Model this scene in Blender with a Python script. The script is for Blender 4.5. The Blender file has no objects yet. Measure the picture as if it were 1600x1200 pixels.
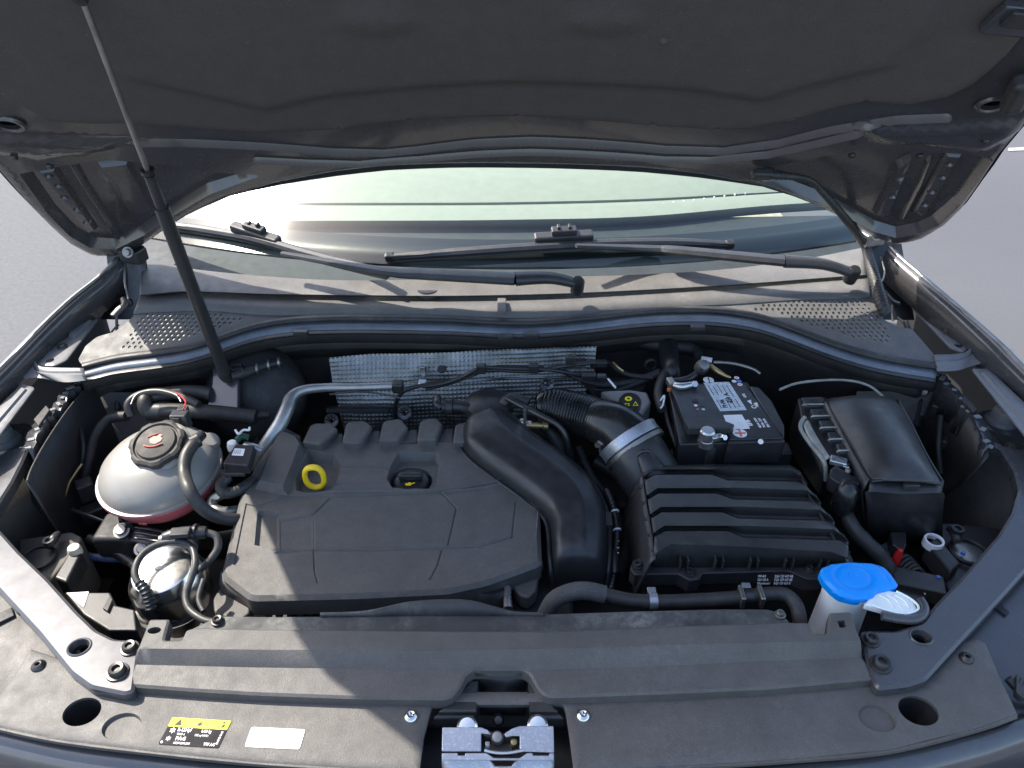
import bpy, bmesh, math, random
import numpy as np
from mathutils import Vector, Matrix, noise
from mathutils.geometry import delaunay_2d_cdt
random.seed(7)
V = Vector
S = bpy.context.scene
COL = S.collection
# ------------------------------------------------------------------ camera
PITCH = math.radians(35)
CAM = V((0, 0, 1.85)); FP = 1186.0
cd = bpy.data.cameras.new('camera'); cam = bpy.data.objects.new('camera', cd); COL.objects.link(cam)
cam.location = CAM; cam.rotation_euler = (math.radians(90)-PITCH, 0, 0)
cd.sensor_width = 36; cd.lens = 36*FP/1600; cd.clip_start = 0.02; cd.clip_end = 2000
S.camera = cam
# ------------------------------------------------------------------ daylight
SUN = V((-0.685, 0.37, 0.91)).normalized()
EL = math.asin(SUN.z); AZ = math.atan2(SUN.x, SUN.y)
W = bpy.data.worlds.new('World'); S.world = W; W.use_nodes = True
nt = W.node_tree
bg = nt.nodes['Background']; sk = nt.nodes.new('ShaderNodeTexSky'); sk.sky_type = 'NISHITA'
sk.sun_disc = False; sk.sun_elevation = EL; sk.sun_rotation = AZ; sk.air_density = 1.0; sk.dust_density = 2.0
nt.links.new(sk.outputs[0], bg.inputs[0]); bg.inputs[1].default_value = 0.15
sl = bpy.data.lights.new('sun', 'SUN'); sl.energy = 3.6; sl.angle = math.radians(0.53); sl.color = (1, 0.93, 0.82)
so = bpy.data.objects.new('sun', sl); COL.objects.link(so); so.rotation_euler = (-SUN).to_track_quat('-Z', 'Y').to_euler()
so.location = (-3, 2, 6)
S.view_settings.view_transform = 'Standard'; S.view_settings.look = 'None'
S.view_settings.exposure = 1.45; S.view_settings.gamma = 1.0

# ------------------------------------------------------------------ geometry from sight lines
sp, cp = math.sin(PITCH), math.cos(PITCH)
def ray(px, py):
    u = (px-800)/FP; v = (600-py)/FP
    return V((u, cp+v*sp, -sp+v*cp))
def Z(px, py, z): d = ray(px, py); return CAM+d*((z-CAM.z)/d.z)
def Y(px, py, y): d = ray(px, py); return CAM+d*(y/d.y)
def D(px, py, t): return CAM+ray(px, py)*t
class Plane:
    def __init__(s, p, ux, vx):
        s.p = V(p); s.u = V(ux).normalized(); s.v = V(vx).normalized(); s.n = s.u.cross(s.v)
    def hit(s, px, py, off=0):
        d = ray(px, py); return CAM+d*(((s.p+s.n*off-CAM).dot(s.n))/d.dot(s.n))
    def uv(s, px, py):
        q = s.hit(px, py)-s.p; return (q.dot(s.u), q.dot(s.v))
    def to(s, u, v, h=0): return s.p+s.u*u+s.v*v+s.n*h
class Crowned(Plane):   # a panel bowed across its width
    def H(s, u): return -.105*(1-min(1, ((u+.04)/.86)**2))
    def hit(s, px, py, off=0):
        q = Plane.hit(s, px, py, off)
        for _ in range(12): q = Plane.hit(s, px, py, off+s.H((q-s.p).dot(s.u)))
        return q
    def to(s, u, v, h=0): return Plane.to(s, u, v, h+s.H(u))
def HP(z, tx=0.0, ty=0.0, at=(0, 1, 0)):   # near-horizontal plane, tx/ty = rise per metre
    return Plane((at[0], at[1], z), (1, 0, tx), (0, 1, ty))

# ------------------------------------------------------------------ scene tree
ORG = {}
def tag(o, label=None, cat=None, group=None, kind=None):
    if label: o['label'] = label
    if cat: o['category'] = cat
    if group: o['group'] = group
    if kind: o['kind'] = kind
    return o
def thing(name, label, cat, loc, group=None):
    o = bpy.data.objects.new(name, None); COL.objects.link(o); o.location = loc
    o.empty_display_size = 0.05
    ORG[o] = V(loc); return tag(o, label, cat, group)
def put(name, me, parent, top=False):
    o = bpy.data.objects.new(name, me); COL.objects.link(o)
    if parent is not None: o.parent = parent; ORG[o] = ORG[parent]
    return o
def mk(name, verts, faces, mat, parent=None, sharp=35, bevel=0, seg=2, solid=0, flip=False):
    bm = bmesh.new(); bv = [bm.verts.new(v) for v in verts]
    for f in faces:
        try: bm.faces.new([bv[i] for i in (reversed(f) if flip else f)])
        except ValueError: pass
    return mkb(name, bm, mat, parent, sharp, bevel, seg, solid)
def mkb(name, bm, mat, parent=None, sharp=35, bevel=0, seg=2, solid=0, recalc=False):
    if recalc: bmesh.ops.recalc_face_normals(bm, faces=bm.faces)
    org = ORG[parent] if parent is not None else None
    if org is None:
        xs = [v.co for v in bm.verts]
        org = V((sum(c.x for c in xs)/len(xs), sum(c.y for c in xs)/len(xs), min(c.z for c in xs)))
    bmesh.ops.translate(bm, verts=bm.verts, vec=-org)
    a = math.radians(sharp)
    for f in bm.faces: f.smooth = True
    for e in bm.edges:
        if len(e.link_faces) == 2 and e.calc_face_angle(0) > a: e.smooth = bool(bevel)
    me = bpy.data.meshes.new(name); bm.to_mesh(me); bm.free()
    if mat: me.materials.append(mat)
    o = put(name, me, parent)
    if parent is None: o.location = org; ORG[o] = org
    if solid:
        m = o.modifiers.new('s', 'SOLIDIFY'); m.thickness = abs(solid); m.offset = -1 if solid > 0 else 1
    if bevel:
        m = o.modifiers.new('b', 'BEVEL'); m.width = bevel; m.segments = seg; m.limit_method = 'ANGLE'
        m.angle_limit = math.radians(28); m.harden_normals = True
    return o

# ------------------------------------------------------------------ curves & tubes
def crom(P, k=6, closed=False):
    P = [V(p) for p in P]; n = len(P); out = []
    if n < 3: return P
    rng = range(n if closed else n-1)
    for i in rng:
        if closed: a, b, c, d = P[(i-1) % n], P[i], P[(i+1) % n], P[(i+2) % n]
        else: a, b, c, d = P[max(i-1, 0)], P[i], P[i+1], P[min(i+2, n-1)]
        for j in range(k):
            t = j/k
            out.append(0.5*((2*b)+(c-a)*t+(2*a-5*b+4*c-d)*t*t+(3*b-a-3*c+d)*t**3))
    if not closed: out.append(P[-1].copy())
    return out
def tube_bm(P, r, k=6, n=12, bm=None, flat=1.0, corr=None, up=None):
    bm = bm or bmesh.new()
    rs = list(r) if hasattr(r, '__len__') else [r]*len(P)
    Q = crom(P, k) if len(P) > 2 else [V(p) for p in P]
    m = len(Q); R = [rs[0]+0.0]*m
    for i in range(m):
        t = i/(m-1)*(len(P)-1); a = min(int(t), len(P)-2); R[i] = rs[a]*(1-(t-a))+rs[a+1]*(t-a)
    if corr:   # (pitch, depth) corrugation
        L = [0]
        for i in range(1, m): L.append(L[-1]+(Q[i]-Q[i-1]).length)
        step = corr[0]/4; N = int(L[-1]/step); Q2 = []; R2 = []
        for i in range(N+1):
            s = i*step; j = 0
            while j < m-2 and L[j+1] < s: j += 1
            t = (s-L[j])/max(L[j+1]-L[j], 1e-9); Q2.append(Q[j].lerp(Q[j+1], t))
            R2.append((R[j]*(1-t)+R[j+1]*t)-corr[1]*(0, .75, 1, .75)[i % 4])
        Q, R, m = Q2, R2, len(Q2)
    T = [(Q[min(i+1, m-1)]-Q[max(i-1, 0)]).normalized() for i in range(m)]
    a = up or V((0, 0, 1)); 
    if abs(T[0].dot(a)) > .95: a = V((1, 0, 0))
    N_ = (a-T[0]*a.dot(T[0])).normalized(); rings = []
    for i in range(m):
        N_ = (N_-T[i]*N_.dot(T[i])).normalized(); B = T[i].cross(N_)
        rings.append([bm.verts.new(Q[i]+R[i]*(N_*math.cos(2*math.pi*j/n)*flat+B*math.sin(2*math.pi*j/n))) for j in range(n)])
    for i in range(m-1):
        for j in range(n): bm.faces.new((rings[i][j], rings[i][(j+1) % n], rings[i+1][(j+1) % n], rings[i+1][j]))
    bm.faces.new(list(reversed(rings[0]))); bm.faces.new(rings[-1])
    return bm
def tube(name, P, r, mat, parent=None, **kw):
    sharp = kw.pop('sharp', 60)
    return mkb(name, tube_bm(P, r, **kw), mat, parent, sharp=sharp)
def frame_of(n, xref=None):
    n = V(n).normalized(); a = V(xref) if xref is not None else (V((1, 0, 0)) if abs(n.x) < .9 else V((0, 1, 0)))
    x = (a-n*a.dot(n)).normalized(); return Matrix((x, n.cross(x), n)).transposed()
def lathe_bm(prof, c, ax=(0, 0, 1), n=32, bm=None, sx=1, sy=1, xref=None, lob=None):
    bm = bm or bmesh.new(); M = frame_of(ax, xref); c = V(c); rings = []
    for (r, h) in prof:
        if r < 1e-6: rings.append([bm.verts.new(c+M @ V((0, 0, h)))])
        else:
            ring = []
            for j in range(n):
                a = 2*math.pi*j/n; q = r*(lob(a, r) if lob else 1)
                ring.append(bm.verts.new(c+M @ V((q*math.cos(a)*sx, q*math.sin(a)*sy, h))))
            rings.append(ring)
    for A, B in zip(rings, rings[1:]):
        for j in range(n):
            j2 = (j+1) % n
            if len(A) == 1 and len(B) == 1: continue
            if len(A) == 1: f = (A[0], B[j2], B[j])
            elif len(B) == 1: f = (A[j], A[j2], B[0])
            else: f = (A[j], A[j2], B[j2], B[j])
            bm.faces.new(f)
    return bm
def lathe(name, prof, c, mat, parent=None, ax=(0, 0, 1), sharp=35, **kw):
    return mkb(name, lathe_bm(prof, c, ax, **kw), mat, parent, sharp=sharp, recalc=True)
def prism_bm(top, dep, bm=None):
    bm = bm or bmesh.new(); dep = V(dep) if hasattr(dep, '__len__') else V((0, 0, -dep)); n = len(top)
    A = [bm.verts.new(p) for p in top]; B = [bm.verts.new(V(p)+dep) for p in top]
    bm.faces.new(A); bm.faces.new(list(reversed(B)))
    for i in range(n): bm.faces.new((A[i], B[i], B[(i+1) % n], A[(i+1) % n]))
    return bm
def prism(name, top, dep, mat, parent=None, bevel=.002, seg=2, sharp=35):
    return mkb(name, prism_bm(top, dep), mat, parent, bevel=bevel, seg=seg, sharp=sharp, recalc=True)
def ZP(pts, z): return [Z(a, b, z) for a, b in pts]
def box_bm(c, s, rot=0, ax=None, bm=None):
    M = (Matrix.Rotation(rot, 3, 'Z') if ax is None else ax); c = V(c)
    P = [c+M @ V((x*s[0]/2, y*s[1]/2, s[2]/2)) for x, y in ((-1, -1), (1, -1), (1, 1), (-1, 1))]
    return prism_bm(P, M @ V((0, 0, -s[2])), bm)
def box(name, c, s, mat, parent=None, rot=0, ax=None, bevel=.002, seg=2):
    return mkb(name, box_bm(c, s, rot, ax), mat, parent, bevel=bevel, seg=seg, recalc=True)
def sheet(name, rows, mat, parent=None, k=4, smooth=True, solid=.003, sharp=35, bevel=0, rowk=1, flip=False):
    R = []
    for r in rows:
        if smooth: R.append(crom(r, k))
        else:
            q = []
            for a, b in zip(r, r[1:]): q += [V(a).lerp(V(b), i/k) for i in range(k)]
            R.append(q+[V(r[-1])])
    n = max(len(r) for r in R)
    def res(r):
        if len(r) == n: return r
        L = [0]
        for a, b in zip(r, r[1:]): L.append(L[-1]+(b-a).length)
        o = []
        for i in range(n):
            s = L[-1]*i/(n-1); j = 0
            while j < len(r)-2 and L[j+1] < s: j += 1
            o.append(r[j].lerp(r[j+1], min(1, (s-L[j])/max(L[j+1]-L[j], 1e-9))))
        return o
    R = [res(r) for r in R]
    if rowk > 1:
        cols = [crom([R[i][j] for i in range(len(R))], rowk) for j in range(n)]
        R = [[cols[j][i] for j in range(n)] for i in range(len(cols[0]))]
    vs = [p for r in R for p in r]; fs = []
    for i in range(len(R)-1):
        for j in range(n-1):
            a = i*n+j; fs.append((a, a+n, a+n+1, a+1))
    return mk(name, vs, fs, mat, parent, sharp=sharp, solid=solid, bevel=bevel, flip=flip)
def ZR(z, pts): return [Z(a, b, z) for a, b in pts]

# ------------------------------------------------------------------ relief: a plate with raised / sunk features
def dens(L, step, closed):
    out = []; n = len(L)
    for i in range(n if closed else n-1):
        a, b = L[i], L[(i+1) % n]; d = math.dist(a, b); m = max(1, int(math.ceil(d/step)))
        for j in range(m): out.append((a[0]+(b[0]-a[0])*j/m, a[1]+(b[1]-a[1])*j/m))
    if not closed: out.append(L[-1])
    return out
def round_poly(L, r, m=4):
    out = []; n = len(L)
    for i in range(n):
        p0, p, p1 = np.array(L[i-1]), np.array(L[i]), np.array(L[(i+1) % n])
        a = p0-p; b = p1-p; la, lb = np.linalg.norm(a), np.linalg.norm(b); q = min(r, la*.45, lb*.45)
        A = p+a/la*q; B = p+b/lb*q
        for j in range(m+1):
            t = j/m; out.append(tuple((1-t)**2*A+2*t*(1-t)*p+t*t*B))
    return out
def offs(L, w, closed=True):
    n = len(L); P = np.array(L); ar = 0
    if closed:
        x, y = P[:, 0], P[:, 1]; ar = np.sum(x*np.roll(y, -1)-np.roll(x, -1)*y)
    s = 1 if ar > 0 or not closed else -1; out = []
    for i in range(n):
        a = P[i]-P[i-1] if (closed or i > 0) else P[1]-P[0]
        b = P[(i+1) % n]-P[i] if (closed or i < n-1) else P[-1]-P[-2]
        a = a/max(np.linalg.norm(a), 1e-9); b = b/max(np.linalg.norm(b), 1e-9)
        na = np.array((-a[1], a[0])); nb = np.array((-b[1], b[0])); m = na+nb; l = np.linalg.norm(m)
        m = na if l < 1e-6 else m/l; c = max(m.dot(na), .5)
        out.append(tuple(P[i]+m*(s*w/c)))
    return out
def sdist(P, L, closed=True):
    A = np.array(L); B = np.roll(A, -1, 0)
    if not closed: A, B = A[:-1], B[:-1]
    best = np.full(len(P), 1e9); ins = np.zeros(len(P), bool)
    for a, b in zip(A, B):
        ab = b-a; l2 = ab.dot(ab)
        if l2 < 1e-14: continue
        t = np.clip(((P-a)@ab)/l2, 0, 1); d = np.hypot(*(P-(a+t[:, None]*ab)).T); best = np.minimum(best, d)
        if closed:
            c = (a[1] > P[:, 1]) != (b[1] > P[:, 1])
            if abs(b[1]-a[1]) > 1e-12: ins ^= c & (P[:, 0] < (b[0]-a[0])*(P[:, 1]-a[1])/(b[1]-a[1])+a[0])
    return np.where(ins, best, -best) if closed else best
def relief(name, pl, outline, mat, parent=None, feats=(), holes=(), step=.01, edge=(0, 0), hfun=None,
           lines=(), thick=.01, sharp=42, extr=None, raw=False, jit=0):
    """outline/holes/feature polygons are in plane (u,v) metres"""
    cons = [(outline, True)]+[(h, True) for h in holes]
    if edge[0]: cons.append((offs(outline, edge[0]), True))
    for f in feats:
        if f[0] == 'poly': cons += [(f[1], True), (offs(f[1], f[2]), True)]
        else:
            for q in (-1, -.45, 0, .45, 1): cons.append((offs(f[1], f[2]*q, False) if q else f[1], False))
    for l in lines: cons.append((l, False))
    pts = []; edges = []; allc = []
    for L, c in cons:
        d = dens(L, step, c); b = len(pts); pts += d; n = len(d)
        edges += [(b+i, b+(i+1) % n) for i in range(n if c else n-1)]; allc.append((L, c))
    O = np.array(outline); x0, y0 = O.min(0); x1, y1 = O.max(0)
    gx, gy = np.meshgrid(np.arange(x0+step/2, x1, step), np.arange(y0+step/2, y1, step*.87))
    gx[1::2] += step/2; G = np.stack([gx.ravel(), gy.ravel()], 1)
    keep = sdist(G, outline) > step*.4
    for h in holes: keep &= sdist(G, h) < -step*.4
    G = G[keep]; keep = np.ones(len(G), bool)
    for L, c in allc[1:]: keep &= np.abs(sdist(G, L, c)) > step*.35
    G = G[keep]; pts += [tuple(p) for p in G]
    r = delaunay_2d_cdt([V(p) for p in pts], edges, [], 0, 1e-6, False)
    P = np.array([tuple(v) for v in r[0]]); T = np.array(r[2])
    C = P[T].mean(1); keep = sdist(C, outline) > 0
    for h in holes: keep &= sdist(C, h) < 0
    T = T[keep]; H = np.zeros(len(P))
    if edge[0]:
        s = np.clip(sdist(P, outline)/edge[0], 0, 1); H += edge[1]*(1-s)**2
    if hfun: H += hfun(P)
    for f in feats:
        if f[0] == 'poly': H += f[3]*np.clip(sdist(P, f[1])/f[2], 0, 1)
        else:
            t = np.clip(sdist(P, f[1], False)/f[2], 0, 1); H += f[3]*(1-t*t)**2
    bm = bmesh.new(); used = {}
    for t in T:
        vs = []
        for i in t:
            i = int(i)
            if i not in used: used[i] = bm.verts.new(pl.to(P[i][0], P[i][1], H[i]))
            vs.append(used[i])
        try: bm.faces.new(vs)
        except ValueError: pass
    if thick or extr:
        be = [e for e in bm.edges if len(e.link_faces) == 1]
        g = bmesh.ops.extrude_edge_only(bm, edges=be)
        nv = [x for x in g['geom'] if isinstance(x, bmesh.types.BMVert)]
        d = V(extr) if extr else -pl.n*thick
        bmesh.ops.translate(bm, verts=nv, vec=d)
    bm.normal_update()
    if raw: return bm
    return mkb(name, bm, mat, parent, sharp=sharp)
def UV(pl, pts): return [pl.uv(a, b) for a, b in pts]
def UVo(pl, pts, off):
    o = []
    for a, b in pts: q = pl.hit(a, b, off)-pl.p; o.append((q.dot(pl.u), q.dot(pl.v)))
    return o
def circ(pl, px, py, r, n=24, sx=1, sy=1):
    c = pl.uv(px, py); return [(c[0]+r*sx*math.cos(2*math.pi*i/n), c[1]+r*sy*math.sin(2*math.pi*i/n)) for i in range(n)]

# ------------------------------------------------------------------ materials
def mat(name, col, rough=.5, metal=0, var=.15, nscale=30, grain=0, gscale=900, bump=0, bscale=300, dust=0, dcol=(.42, .39, .34),
        coat=0, spec=.5, rvar=.1, speck=0, trans=0):
    m = bpy.data.materials.new(name); m.use_nodes = True; t = m.node_tree; N = t.nodes; L = t.links
    b = N['Principled BSDF']; tc = N.new('ShaderNodeTexCoord')
    def noi(sc, det=3, r=.55):
        n = N.new('ShaderNodeTexNoise'); n.inputs['Scale'].default_value = sc; n.inputs['Detail'].default_value = det
        n.inputs['Roughness'].default_value = r; L.new(tc.outputs['Object'], n.inputs['Vector']); return n.outputs['Fac']
    def mr(s, a, b_, c, d):
        n = N.new('ShaderNodeMapRange'); n.inputs[1].default_value = a; n.inputs[2].default_value = b_
        n.inputs[3].default_value = c; n.inputs[4].default_value = d; L.new(s, n.inputs[0]); return n.outputs[0]
    def mixc(f, a, b_):
        n = N.new('ShaderNodeMix'); n.data_type = 'RGBA'
        if hasattr(f, 'links') or hasattr(f, 'is_linked'): L.new(f, n.inputs[0])
        else: n.inputs[0].default_value = f
        for i, q in ((6, a), (7, b_)):
            if isinstance(q, tuple): n.inputs[i].default_value = (*q[:3], 1)
            else: L.new(q, n.inputs[i])
        return n.outputs[2]
    lo = tuple(c*(1-var) for c in col); hi = tuple(min(1, c*(1+var)) for c in col)
    c = mixc(mr(noi(nscale, 4), .3, .7, 0, 1), lo, hi)
    if grain: c = mixc(mr(noi(gscale, 2, .7), .52, .75, 0, grain), c, tuple(min(1, x*3+.06) for x in col))
    if dust:
        f = N.new('ShaderNodeMath'); f.operation = 'MULTIPLY'
        L.new(mr(noi(9, 6, .65), .45, .75, 0, 1), f.inputs[0]); L.new(mr(noi(120, 5, .7), .35, .7, .15, 1), f.inputs[1])
        g = N.new('ShaderNodeMath'); g.operation = 'MULTIPLY'; L.new(f.outputs[0], g.inputs[0]); g.inputs[1].default_value = dust
        c = mixc(g.outputs[0], c, dcol)
    if speck: c = mixc(mr(noi(260, 1, .5), .78, .8, 0, speck), c, dcol)
    L.new(c, b.inputs['Base Color']); b.inputs['Metallic'].default_value = metal
    L.new(mr(noi(45, 5, .6), .3, .7, max(.02, rough-rvar), min(1, rough+rvar)), b.inputs['Roughness'])
    b.inputs['Specular IOR Level'].default_value = spec; b.inputs['Coat Weight'].default_value = coat
    b.inputs['Coat Roughness'].default_value = .08
    if trans: b.inputs['Subsurface Weight'].default_value = trans; b.inputs['Subsurface Scale'].default_value = .02
    if bump:
        n = N.new('ShaderNodeBump'); n.inputs['Strength'].default_value = bump; n.inputs['Distance'].default_value = .0006
        L.new(noi(bscale, 3, .65), n.inputs['Height']); L.new(n.outputs[0], b.inputs['Normal'])
    return m
M = {}
M['cover'] = mat('textured_black_plastic', (.080, .075, .070), .56, grain=.3, gscale=950, bump=.9, bscale=650, dust=.12, var=.12)
M['plastic'] = mat('black_plastic', (.031, .031, .032), .40, grain=.08, gscale=500, bump=.35, bscale=500, dust=.08)
M['smooth'] = mat('smooth_black_plastic', (.019, .019, .021), .38, bump=.1, bscale=200, dust=.06)
M['cowl'] = mat('faded_cowl_plastic', (.105, .101, .097), .58, grain=.2, gscale=520, bump=.6, bscale=650, dust=.2, var=.1)
M['deep'] = mat('dark_grimy_plastic', (.016, .016, .017), .6, dust=.12, bump=.3, bscale=120)
M['dusty'] = mat('dusty_rubber', (.05, .05, .05), .7, dust=.8, dcol=(.30, .30, .28), bump=.5)
M['rubber'] = mat('rubber', (.030, .029, .028), .5, bump=.4, bscale=350, dust=.15)
M['braid'] = mat('braided_sleeve', (.055, .055, .055), .75, bump=1, bscale=900, grain=.5, gscale=700)
M['felt'] = mat('felt', (.096, .088, .082), .95, var=.05, grain=.25, gscale=900, bump=1, bscale=700, speck=.35, spec=.1)
M['paint'] = mat('grey_body_paint', (.085, .086, .092), .33, metal=.35, var=.06, coat=.6, dust=.08, rvar=.05)
M['underpaint'] = mat('matt_body_primer', (.082, .078, .080), .26, metal=.35, var=.05, dust=.03, coat=.5, rvar=.03)
M['panel'] = mat('satin_grey_panel', (.095, .096, .102), .26, metal=.45, var=.05, dust=.04, rvar=.03, spec=.3)
M['wing'] = mat('dark_inner_wing_paint', (.030, .029, .028), .42, var=.25, nscale=12, dust=.25, dcol=(.14, .12, .10), bump=.4, bscale=60, spec=.4)
M['flange'] = mat('pale_dusty_flange', (.13, .15, .18), .5, metal=.2, dust=.5, dcol=(.34, .37, .42), bump=.4)
M['zinc'] = mat('zinc_plate', (.40, .41, .44), .40, metal=.75, var=.1, grain=.3, gscale=300, bump=.2)
M['alu'] = mat('aluminium', (.60, .60, .60), .32, metal=.95, var=.1, bump=.15)
M['foil'] = mat('embossed_foil', (.24, .24, .228), .40, metal=.9, var=.25, dust=.18, dcol=(.3, .28, .25))
M['chrome'] = mat('polished_steel', (.74, .73, .70), .14, metal=1, var=.05, rvar=.06, dust=.08)
M['steel'] = mat('dull_steel', (.30, .29, .27), .42, metal=.9, var=.25, dust=.2)
M['darkmetal'] = mat('dark_metal', (.075, .073, .072), .4, metal=.8, var=.2)
M['brass'] = mat('yellow_passivated', (.42, .33, .16), .4, metal=.8, var=.2)
M['blue'] = mat('blue_plastic', (.0, .28, .86), .36, var=.04, rvar=.04, bump=.05)
M['white'] = mat('milky_plastic', (.93, .93, .90), .4, var=.05, trans=.3)
M['paper'] = mat('white_paper', (.80, .80, .80), .6, var=.02)
M['print'] = mat('white_print', (.75, .75, .75), .6, var=.02)
M['groove'] = mat('defroster_groove', (.10, .13, .14), .7)
M['ink'] = mat('black_ink', (.02, .02, .02), .6)
M['greyink'] = mat('faded_ink', (.45, .45, .5), .6)
M['yellow'] = mat('yellow_plastic', (.92, .62, .02), .4, var=.06)
M['label_y'] = mat('yellow_label', (.85, .75, .0), .5, var=.02)
M['label_k'] = mat('dark_label', (.02, .018, .02), .7, spec=.2)
M['bracket'] = mat('bracket_paint', (.15, .15, .155), .45, var=.1, dust=.15, dcol=(.25,.24,.22))
M['wheelhouse'] = mat('wheelhouse_liner', (.085, .080, .070), .75, var=.2, nscale=8, dust=.2, bump=.4, bscale=80)
M['dullalu'] = mat('dull_aluminium', (.38, .38, .37), .42, metal=.8, var=.15, bump=.15)
M['silverlabel'] = mat('silver_label', (.50, .56, .60), .4, metal=.2, var=.25, nscale=200)
M['red'] = mat('red_plastic', (.55, .02, .02), .4)
M['redprint'] = mat('red_print', (.62, .16, .12), .6)
M['bluep'] = mat('blue_print', (.08, .2, .6), .5)
M['green'] = mat('green_plastic', (.02, .35, .18), .5)
M['clear'] = mat('clear_plastic_edge', (.30, .30, .27), .15, var=.3, dust=.2)
M['dash'] = mat('pale_dashboard', (.25, .26, .22), .7, var=.05, bump=.3)
M['dashdark'] = mat('dark_dashboard', (.035, .04, .045), .6)
M['beige'] = mat('beige_trim', (.30, .29, .22), .7)
M['frit'] = mat('black_glass_band', (.012, .013, .013), .3, rvar=.01, var=.02)

# ================================================================== special materials
def glass_mat():
    m = bpy.data.materials.new('tinted_windscreen_glass'); m.use_nodes = True; t = m.node_tree; N = t.nodes; L = t.links
    N.remove(N['Principled BSDF']); out = N['Material Output']
    tr = N.new('ShaderNodeBsdfTransparent'); tr.inputs[0].default_value = (.86, .93, .885, 1)
    gl = N.new('ShaderNodeBsdfGlossy'); gl.inputs['Color'].default_value = (1, 1, 1, 1)
    tc = N.new('ShaderNodeTexCoord'); no = N.new('ShaderNodeTexNoise'); no.inputs['Scale'].default_value = 3; no.inputs['Detail'].default_value = 1.5
    L.new(tc.outputs['Object'], no.inputs['Vector'])
    r = N.new('ShaderNodeMapRange'); r.inputs[1].default_value = .35; r.inputs[2].default_value = .7; r.inputs[3].default_value = .05; r.inputs[4].default_value = .16
    L.new(no.outputs[0], r.inputs[0]); L.new(r.outputs[0], gl.inputs['Roughness'])
    fr = N.new('ShaderNodeFresnel'); geo = N.new('ShaderNodeNewGeometry'); ir = N.new('ShaderNodeMapRange')
    ir.inputs[3].default_value = 1.5; ir.inputs[4].default_value = 1/1.5   # same reflectance from either side
    L.new(geo.outputs['Backfacing'], ir.inputs[0]); L.new(ir.outputs[0], fr.inputs[0])
    mx = N.new('ShaderNodeMixShader'); L.new(fr.outputs[0], mx.inputs[0]); L.new(tr.outputs[0], mx.inputs[1]); L.new(gl.outputs[0], mx.inputs[2])
    L.new(mx.outputs[0], out.inputs[0]); return m
M['glass'] = glass_mat()
def asphalt_mat():
    m = mat('smooth_asphalt', (.082, .084, .092), .8, var=.06, nscale=.8, bump=.15, bscale=25)
    return m
M['asphalt'] = asphalt_mat()
M['line'] = mat('road_paint', (.30, .30, .30), .7)

# ================================================================== ground
g = mk('ground', [(-150, -150, 0), (150, -150, 0), (150, 150, 0), (-150, 150, 0)], [(0, 1, 2, 3)], M['asphalt'])
g['kind'] = 'structure'
gl_ = mk('road_line', [Z(1575, 236, .004), Z(1700, 230, .004), Z(1700, 224, .004), Z(1575, 231, .004)], [(0, 1, 2, 3)], M['line'])
gl_['kind'] = 'structure'

# ================================================================== hood
HL = Crowned((0, 1.5, 1.14), (1, 0, 0), (0, -.669, .743))
hood = thing('hood', 'raised grey hood seen from below with black felt liner', 'hood', V((-.04, 1.5, 1.12)))
hpx = [(-2, 268), (40, 316), (80, 357), (110, 384), (140, 400), (180, 403), (212, 392), (235, 376), (262, 357), (290, 340), (350, 311), (430, 288), (520, 271), (600, 262),
       (700, 258), (800, 258), (900, 260), (1010, 265), (1100, 275), (1200, 295), (1280, 325), (1330, 350), (1370, 375), (1400, 384),
       (1440, 376), (1475, 355), (1503, 328), (1530, 290), (1560, 245), (1602, 195)]
hout = UV(HL, hpx)+[(.79, .80), (.77, .87), (.70, .965), (.52, 1.04), (.25, 1.085), (-.04, 1.10), (-.33, 1.085), (-.62, 1.04), (-.80, .965), (-.86, .87), (-.872, .80)]
def hc(px, py, r, h, w=.002): return ('poly', circ(HL, px, py, r, 14), w, h)
ridge1 = UV(HL, [(215, 222), (300, 222), (420, 228), (520, 236), (600, 238), (650, 233), (740, 222), (830, 218), (920, 222), (1040, 232), (1130, 235), (1220, 222), (1300, 202), (1400, 186), (1480, 183)])
ridge2 = UV(HL, [(400, 249), (480, 253), (560, 255), (660, 247), (750, 239), (830, 236), (930, 240), (1040, 248), (1110, 249), (1200, 240), (1280, 222), (1340, 208)])
zr = UV(HL, [(1165, 270), (1225, 257), (1300, 242), (1355, 232), (1425, 236), (1545, 244), (1552, 252), (1500, 322), (1465, 352), (1440, 364), (1400, 372), (1365, 362), (1320, 338), (1280, 317), (1200, 288)])
zl = UV(HL, [(30, 272), (76, 263), (113, 257), (170, 250), (260, 258), (340, 270), (410, 274), (330, 303), (270, 338), (225, 368), (180, 390), (140, 387), (110, 370), (75, 335)])
feats = [('line', ridge1, .009, .010), ('line', ridge2, .008, .010), ('poly', zr, .010, -.020), ('poly', zl, .010, -.020),
         ('poly', UV(HL, [(1478, 250), (1508, 252), (1448, 348), (1424, 344)]), .006, .010),
         ('poly', UV(HL, [(1402, 266), (1432, 252), (1392, 346), (1364, 342)]), .006, .014),
         ('poly', UV(HL, [(55, 277), (86, 272), (152, 368), (134, 374)]), .006, .010),
         ('line', UV(HL, [(110, 266), (130, 300), (160, 345), (183, 382)]), .008, .010),
         ('poly', UV(HL, [(150, 268), (200, 262), (240, 335), (205, 352)]), .006, .010),
         ('line', UV(HL, [(1455, 262), (1440, 300), (1412, 352)]), .006, .008)]
for a in [(76, 283), (91, 298), (100, 316), (120, 335), (135, 355), (1484, 265), (1474, 285), (1457, 308), (1446, 328), (1434, 342), (1408, 285), (1395, 312)]:
    feats.append(hc(a[0], a[1], .008, -.006))
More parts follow.
